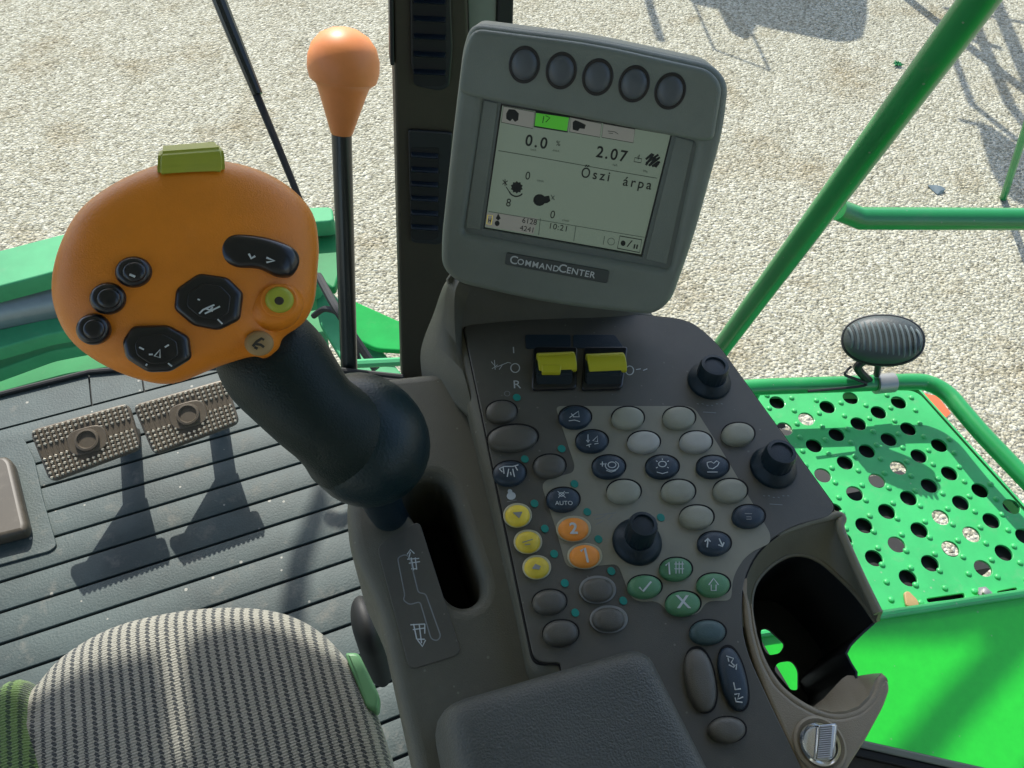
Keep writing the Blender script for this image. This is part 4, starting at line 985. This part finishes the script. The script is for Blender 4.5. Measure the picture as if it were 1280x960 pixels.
sl_([[(45, 680), (72, 684), (64, 735), (38, 730), (45, 680)]], .0004, 'inky'); sl_([[(50, 700), (50, 720)], [(50, 710), (62, 712)], [(64, 700), (60, 722)]], .0004)
blob([(818+14*math.cos(i*.6), 842+16*math.sin(i*.6)) for i in range(11)]); sl_([[(840, 862), (870, 826)]], .0006); sl_([[(885, 848), (880, 872)], [(900, 850), (895, 874)]], .0008)
sl_([[(750+20*math.cos(i*.5), 832+20*math.sin(i*.5)) for i in range(13)]], .0003, 'inkdim')
# buttons
for i, (x, y) in enumerate([(655.5, 81), (701.5, 88.5), (747, 96.5), (792.5, 105), (837.5, 114)]):
    k = fm.mpp(x, y); u, v = fm.uv(x, y, .0035)
    bb = add('button', pillow(fm, ell(u, v, 16*k, 18*k, 0, 40), .0036, .0068, 3.0, 8, under=.001), 'mon_btn', mon, smooth=70)
    add('ring', slab(fm, [ell(u, v, 19.5*k, 22*k, 0, 40)], .0030, .0040, .0003, 1), 'gloss', bb)
npl = add('name_plate', slab(fm, [Mp([(633, 315), (762, 338), (759, 354), (631, 330)], .0018)], -.001, .0009, .0004, 2), 'plate', mon)
def nt(s, x, y, size, sp=1.0): add('lettering', text(fm, s, x, y, size, x+10, y+1.9, .0010, align='LEFT', bold=.12, spacing=sp), 'print', npl, smooth=0)
nt('C', 637, 324.5, 15); nt('OMMAND', 646.5, 327.0, 10.8, 1.14); nt('C', 698, 335, 15); nt('ENTER', 708, 337.8, 11.6, 1.08)

# ================================================================== CONTROL HANDLE
hc = atd(232, 335, .375)
hn_ = ((CAM-hc).normalized() + Vector((0, 0, .10)) ).normalized()
fh_ = Frame(hc, hn_, CX)
hdl = thing('drive_lever', 'orange headed drive lever with black buttons on a dark rubber boot', 'control lever', fc.P(480, 620, LO))
def z5(pts): return [(60+x/3., 170+y/3.) for x, y in pts]
hol = z5([(385, 105), (520, 82), (660, 84), (800, 120), (920, 190), (1000, 285), (1022, 400), (1018, 500), (1005, 620), (965, 700), (890, 755), (868, 800), (820, 835), (765, 830), (640, 868), (470, 932), (330, 915), (180, 850), (70, 760), (12, 640), (5, 520), (40, 390), (110, 270), (230, 175)])
hu = spline_closed(pxs(fh_, hol), 5)
hcx = Vector(fh_.uv(222, 335))
add('head', pillow(fh_, hu, -.008, .013, 3.0, 20, under=.012, ctr=hcx), 'orange', hdl, smooth=80)
hb = [( (p[0]-hcx.x)*.992+hcx.x+.0014, (p[1]-hcx.y)*.992+hcx.y+.0036) for p in hu]
add('back_shell', slab(fh_, [hb], -.040, -.0145, .012, 5), 'rubber', hdl, smooth=50)
TOPH = .013
def hdome(x, y): # approximate surface height
    return TOPH
def hbtn(pts, h0, h1, mt, name='button', label=None, exp=4, n=1, grow=1.07):
    uv = [fh_.uv(px_, py_, h1*.8) for px_, py_ in pts]
    cc = sum((Vector(p) for p in uv), Vector((0, 0)))/len(uv)
    b = add(name, pillow(fh_, uv, h0, h1, exp, 8, under=.006), mt, hdl, smooth=40, label=label)
    return b
def hic(b, lines, w=.0005, h=.0175, mt='print'): add('symbol', strokes(fh_, lines, w, h), mt, b)
for (x, y, rx, ry, l, hh) in ((167, 340, 24, 20, 'uppermost of the three small round black buttons', .0142), (135, 373, 24, 20.5, 'middle one of the three small round black buttons', .0130), (116.5, 411.5, 22.5, 20, 'lowest of the three small round black buttons', .0120)):
    b = hbtn([(x+rx*math.cos(2*math.pi*i/36), y-ry*math.sin(2*math.pi*i/36)) for i in range(36)], hh-.003, hh+.002, 'gloss', label=l, exp=6)
    add('cap', pillow(fh_, [fh_.uv(x+1+rx*.62*math.cos(2*math.pi*i/36), y+rx*.0-ry*.62*math.sin(2*math.pi*i/36), hh+.002) for i in range(36)], hh+.0018, hh+.0034, 2.5, 6), 'gloss', b)
    if y < 350: hic(b, [[(162, 343), (169, 346)]], .0008, hh+.0036)
def octo(cx_, cy_, pts, l, marks):
    uv = rounded([fh_.uv(x, y, .014) for x, y in pts], .0022, 4)
    b = add('button', pillow(fh_, uv, .0115, .0150, 10, 8, under=.006), 'gloss', hdl, smooth=40, label=l)
    inn_ = [tuple(Vector(fh_.uv(cx_, cy_, .0150))+(Vector(p)-Vector(fh_.uv(cx_, cy_, .0150)))*.62) for p in uv]
    add('dish', slab(fh_, [inn_], .0148, .0157, .0006, 2), 'gloss', b)
    hic(b, marks, .0006, .0160)
octo(261, 377, z5([(565, 512), (675, 528), (735, 588), (722, 690), (640, 730), (545, 712), (470, 650), (478, 572)]), 'eight sided black button, upper of two', [[(247, 374), (250, 375)], [(249, 392), (254, 387), (268, 381)], [(256, 392), (275, 383)], [(272, 399), (278, 405)], [(263, 387), (266, 384)], [(258, 386), (266, 389)]])
octo(195, 437, z5([(315, 712), (450, 708), (530, 752), (540, 835), (460, 885), (375, 888), (290, 835), (276, 770)]), 'eight sided black button, lower of two', [[(174, 434), (180, 437)], [(206, 434), (211, 431)], [(186, 443), (191, 443)], [(193, 445), (200, 437), (200, 447), (193, 445)], [(182, 457), (184, 455)], [(210, 454), (215, 458)]])
kid = spline_closed(z5([(640, 410), (680, 368), (760, 368), (860, 390), (930, 425), (945, 475), (915, 525), (860, 528), (790, 500), (700, 495), (650, 465)]), 5)
b = hbtn(kid, .009, .0150, 'gloss', 'rocker', 'long curved black rocker with two white arrows', exp=5)
hic(b, [[(311, 317), (314, 323), (319, 320)], [(333, 322), (343, 326), (333, 328)]], .0008, .0155)
# recessed yellow button with raised lip
k = fh_.mpp(350, 375)
u, v = fh_.uv(349, 375, .011)
add('lip', pillow(fh_, ell(*fh_.uv(343, 381, .010), 38*k, 33*k, math.radians(20), 40), .000, .0128, 2.6, 10, under=.004), 'orange', hdl, smooth=60)
add('button_well', slab(fh_, [ell(*fh_.uv(349, 376, .0125), 22*k, 20.5*k, 0, 32)], .0118, .0131, .0012, 3), 'orange', hdl)
b = add('button', pillow(fh_, ell(u, v, 17*k, 16*k, 0, 32), .0125, .0155, 6, 8, under=.004), 'lime', hdl, smooth=50, label='small round yellow button in a raised orange ring')
add('centre', slab(fh_, [ell(*fh_.uv(349, 376, .0155), 5.5*k, 5*k)], .0145, .0158, .0004), 'pillar', b)
lb_ = add('logo_badge', pillow(fh_, ell(*fh_.uv(324, 429, .008), 17*k, 15.5*k, 0, 32), .0085, .0125, 5, 6, under=.004), 'cork', hdl, label='small round olive badge with a dark sprig mark')
add('mark', strokes(fh_, [[(316, 433), (321, 427), (327, 423), (330, 425)], [(320, 430), (326, 431), (330, 434)], [(318, 434), (322, 436)]], .0010, .0127), 'pillar', lb_)
# lime trigger on top
tf = [fh_.P(x, y, h) for x, y, h in ((197, 222, .006), (281, 218, .006), (279, 184, .006), (198, 190, .006), (199, 182, -.016), (272, 176, -.016), (200, 205, -.016), (276, 200, -.016), (196, 206, .0075), (282, 202, .0075))]
b = add('top_switch', hull(tf, .0018), 'lime', hdl, label='yellow green push switch on the crown of the handle')
add('window', slab(fh_, [rounded([fh_.uv(x, y, -.002) for x, y in ((208, 186), (268, 183), (270, 197), (208, 201))], .001)], -.004, -.003, .0003), 'lcd_tab', b)
# grip
pts, rs = [], []
for (x, y, d, r) in ((298, 392, .436, 46), (322, 424, .434, 60), (345, 456, .432, 67), (372, 490, .432, 62), (392, 513, .434, 58), (410, 528, .438, 58), (424, 538, .443, 63), (436, 545, .450, 70)):
    pts.append(atd(x, y, d)); rs.append(r*d/F_PX)
sp_ = spline_open([Vector(p) for p in pts], 6); rr = spline_open([Vector((r, 0, 0)) for r in rs], 6)
add('grip', tube(sp_, [q.x for q in rr], 40), 'rubber', hdl, smooth=60)
# boot bulb
bd = .455
bc = atd(457, 549, .462); bk = .462/F_PX
ax_ = (CX*.45 + CD*.9 + _F*.12).normalized()
prof = [(79*bk*math.sqrt(max(.0004, 1-t*t))*(1+.05*t), t*86*bk) for t in [-.999, -.99, -.96, -.9, -.8, -.68, -.5, -.3, -.1, .1, .3, .5, .65, .78, .88, .95, .985, .999]]
add('boot', lathe(bc, ax_, prof, 56, ex=.98, ux=CX), 'boot', hdl, smooth=60)
add('lever_shaft', tube([atd(465, 600, .47), fc.P(484, 640, LO+.010), fc.P(497, 656, LO-.03)], [.014, .011, .010], 24), 'knob', hdl)

# ================================================================== LIGHT
w = bpy.data.worlds.new('World'); S.world = w; w.use_nodes = True
nt_ = w.node_tree; bg = nt_.nodes['Background']; sky = nt_.nodes.new('ShaderNodeTexSky'); sky.sky_type = 'NISHITA'; sky.sun_disc = False
sky.sun_elevation = SUN_EL; sky.sun_rotation = -SUN_AZ; sky.air_density = 1.0; sky.dust_density = 1.5
nt_.links.new(sky.outputs[0], bg.inputs[0]); bg.inputs[1].default_value = .15
sl2 = bpy.data.lights.new('sun', 'SUN'); sl2.energy = 3.5; sl2.angle = math.radians(.55); sl2.color = (1, .97, .90)
so_ = bpy.data.objects.new('sun', sl2); COL.objects.link(so_); so_.rotation_euler = SUN_DIR.to_track_quat('Z', 'Y').to_euler()
S.view_settings.view_transform = 'Standard'; S.view_settings.look = 'None'; S.view_settings.exposure = .75; S.view_settings.gamma = 1
S.cycles.max_bounces = 8; S.cycles.diffuse_bounces = 4
bpy.context.view_layer.update()
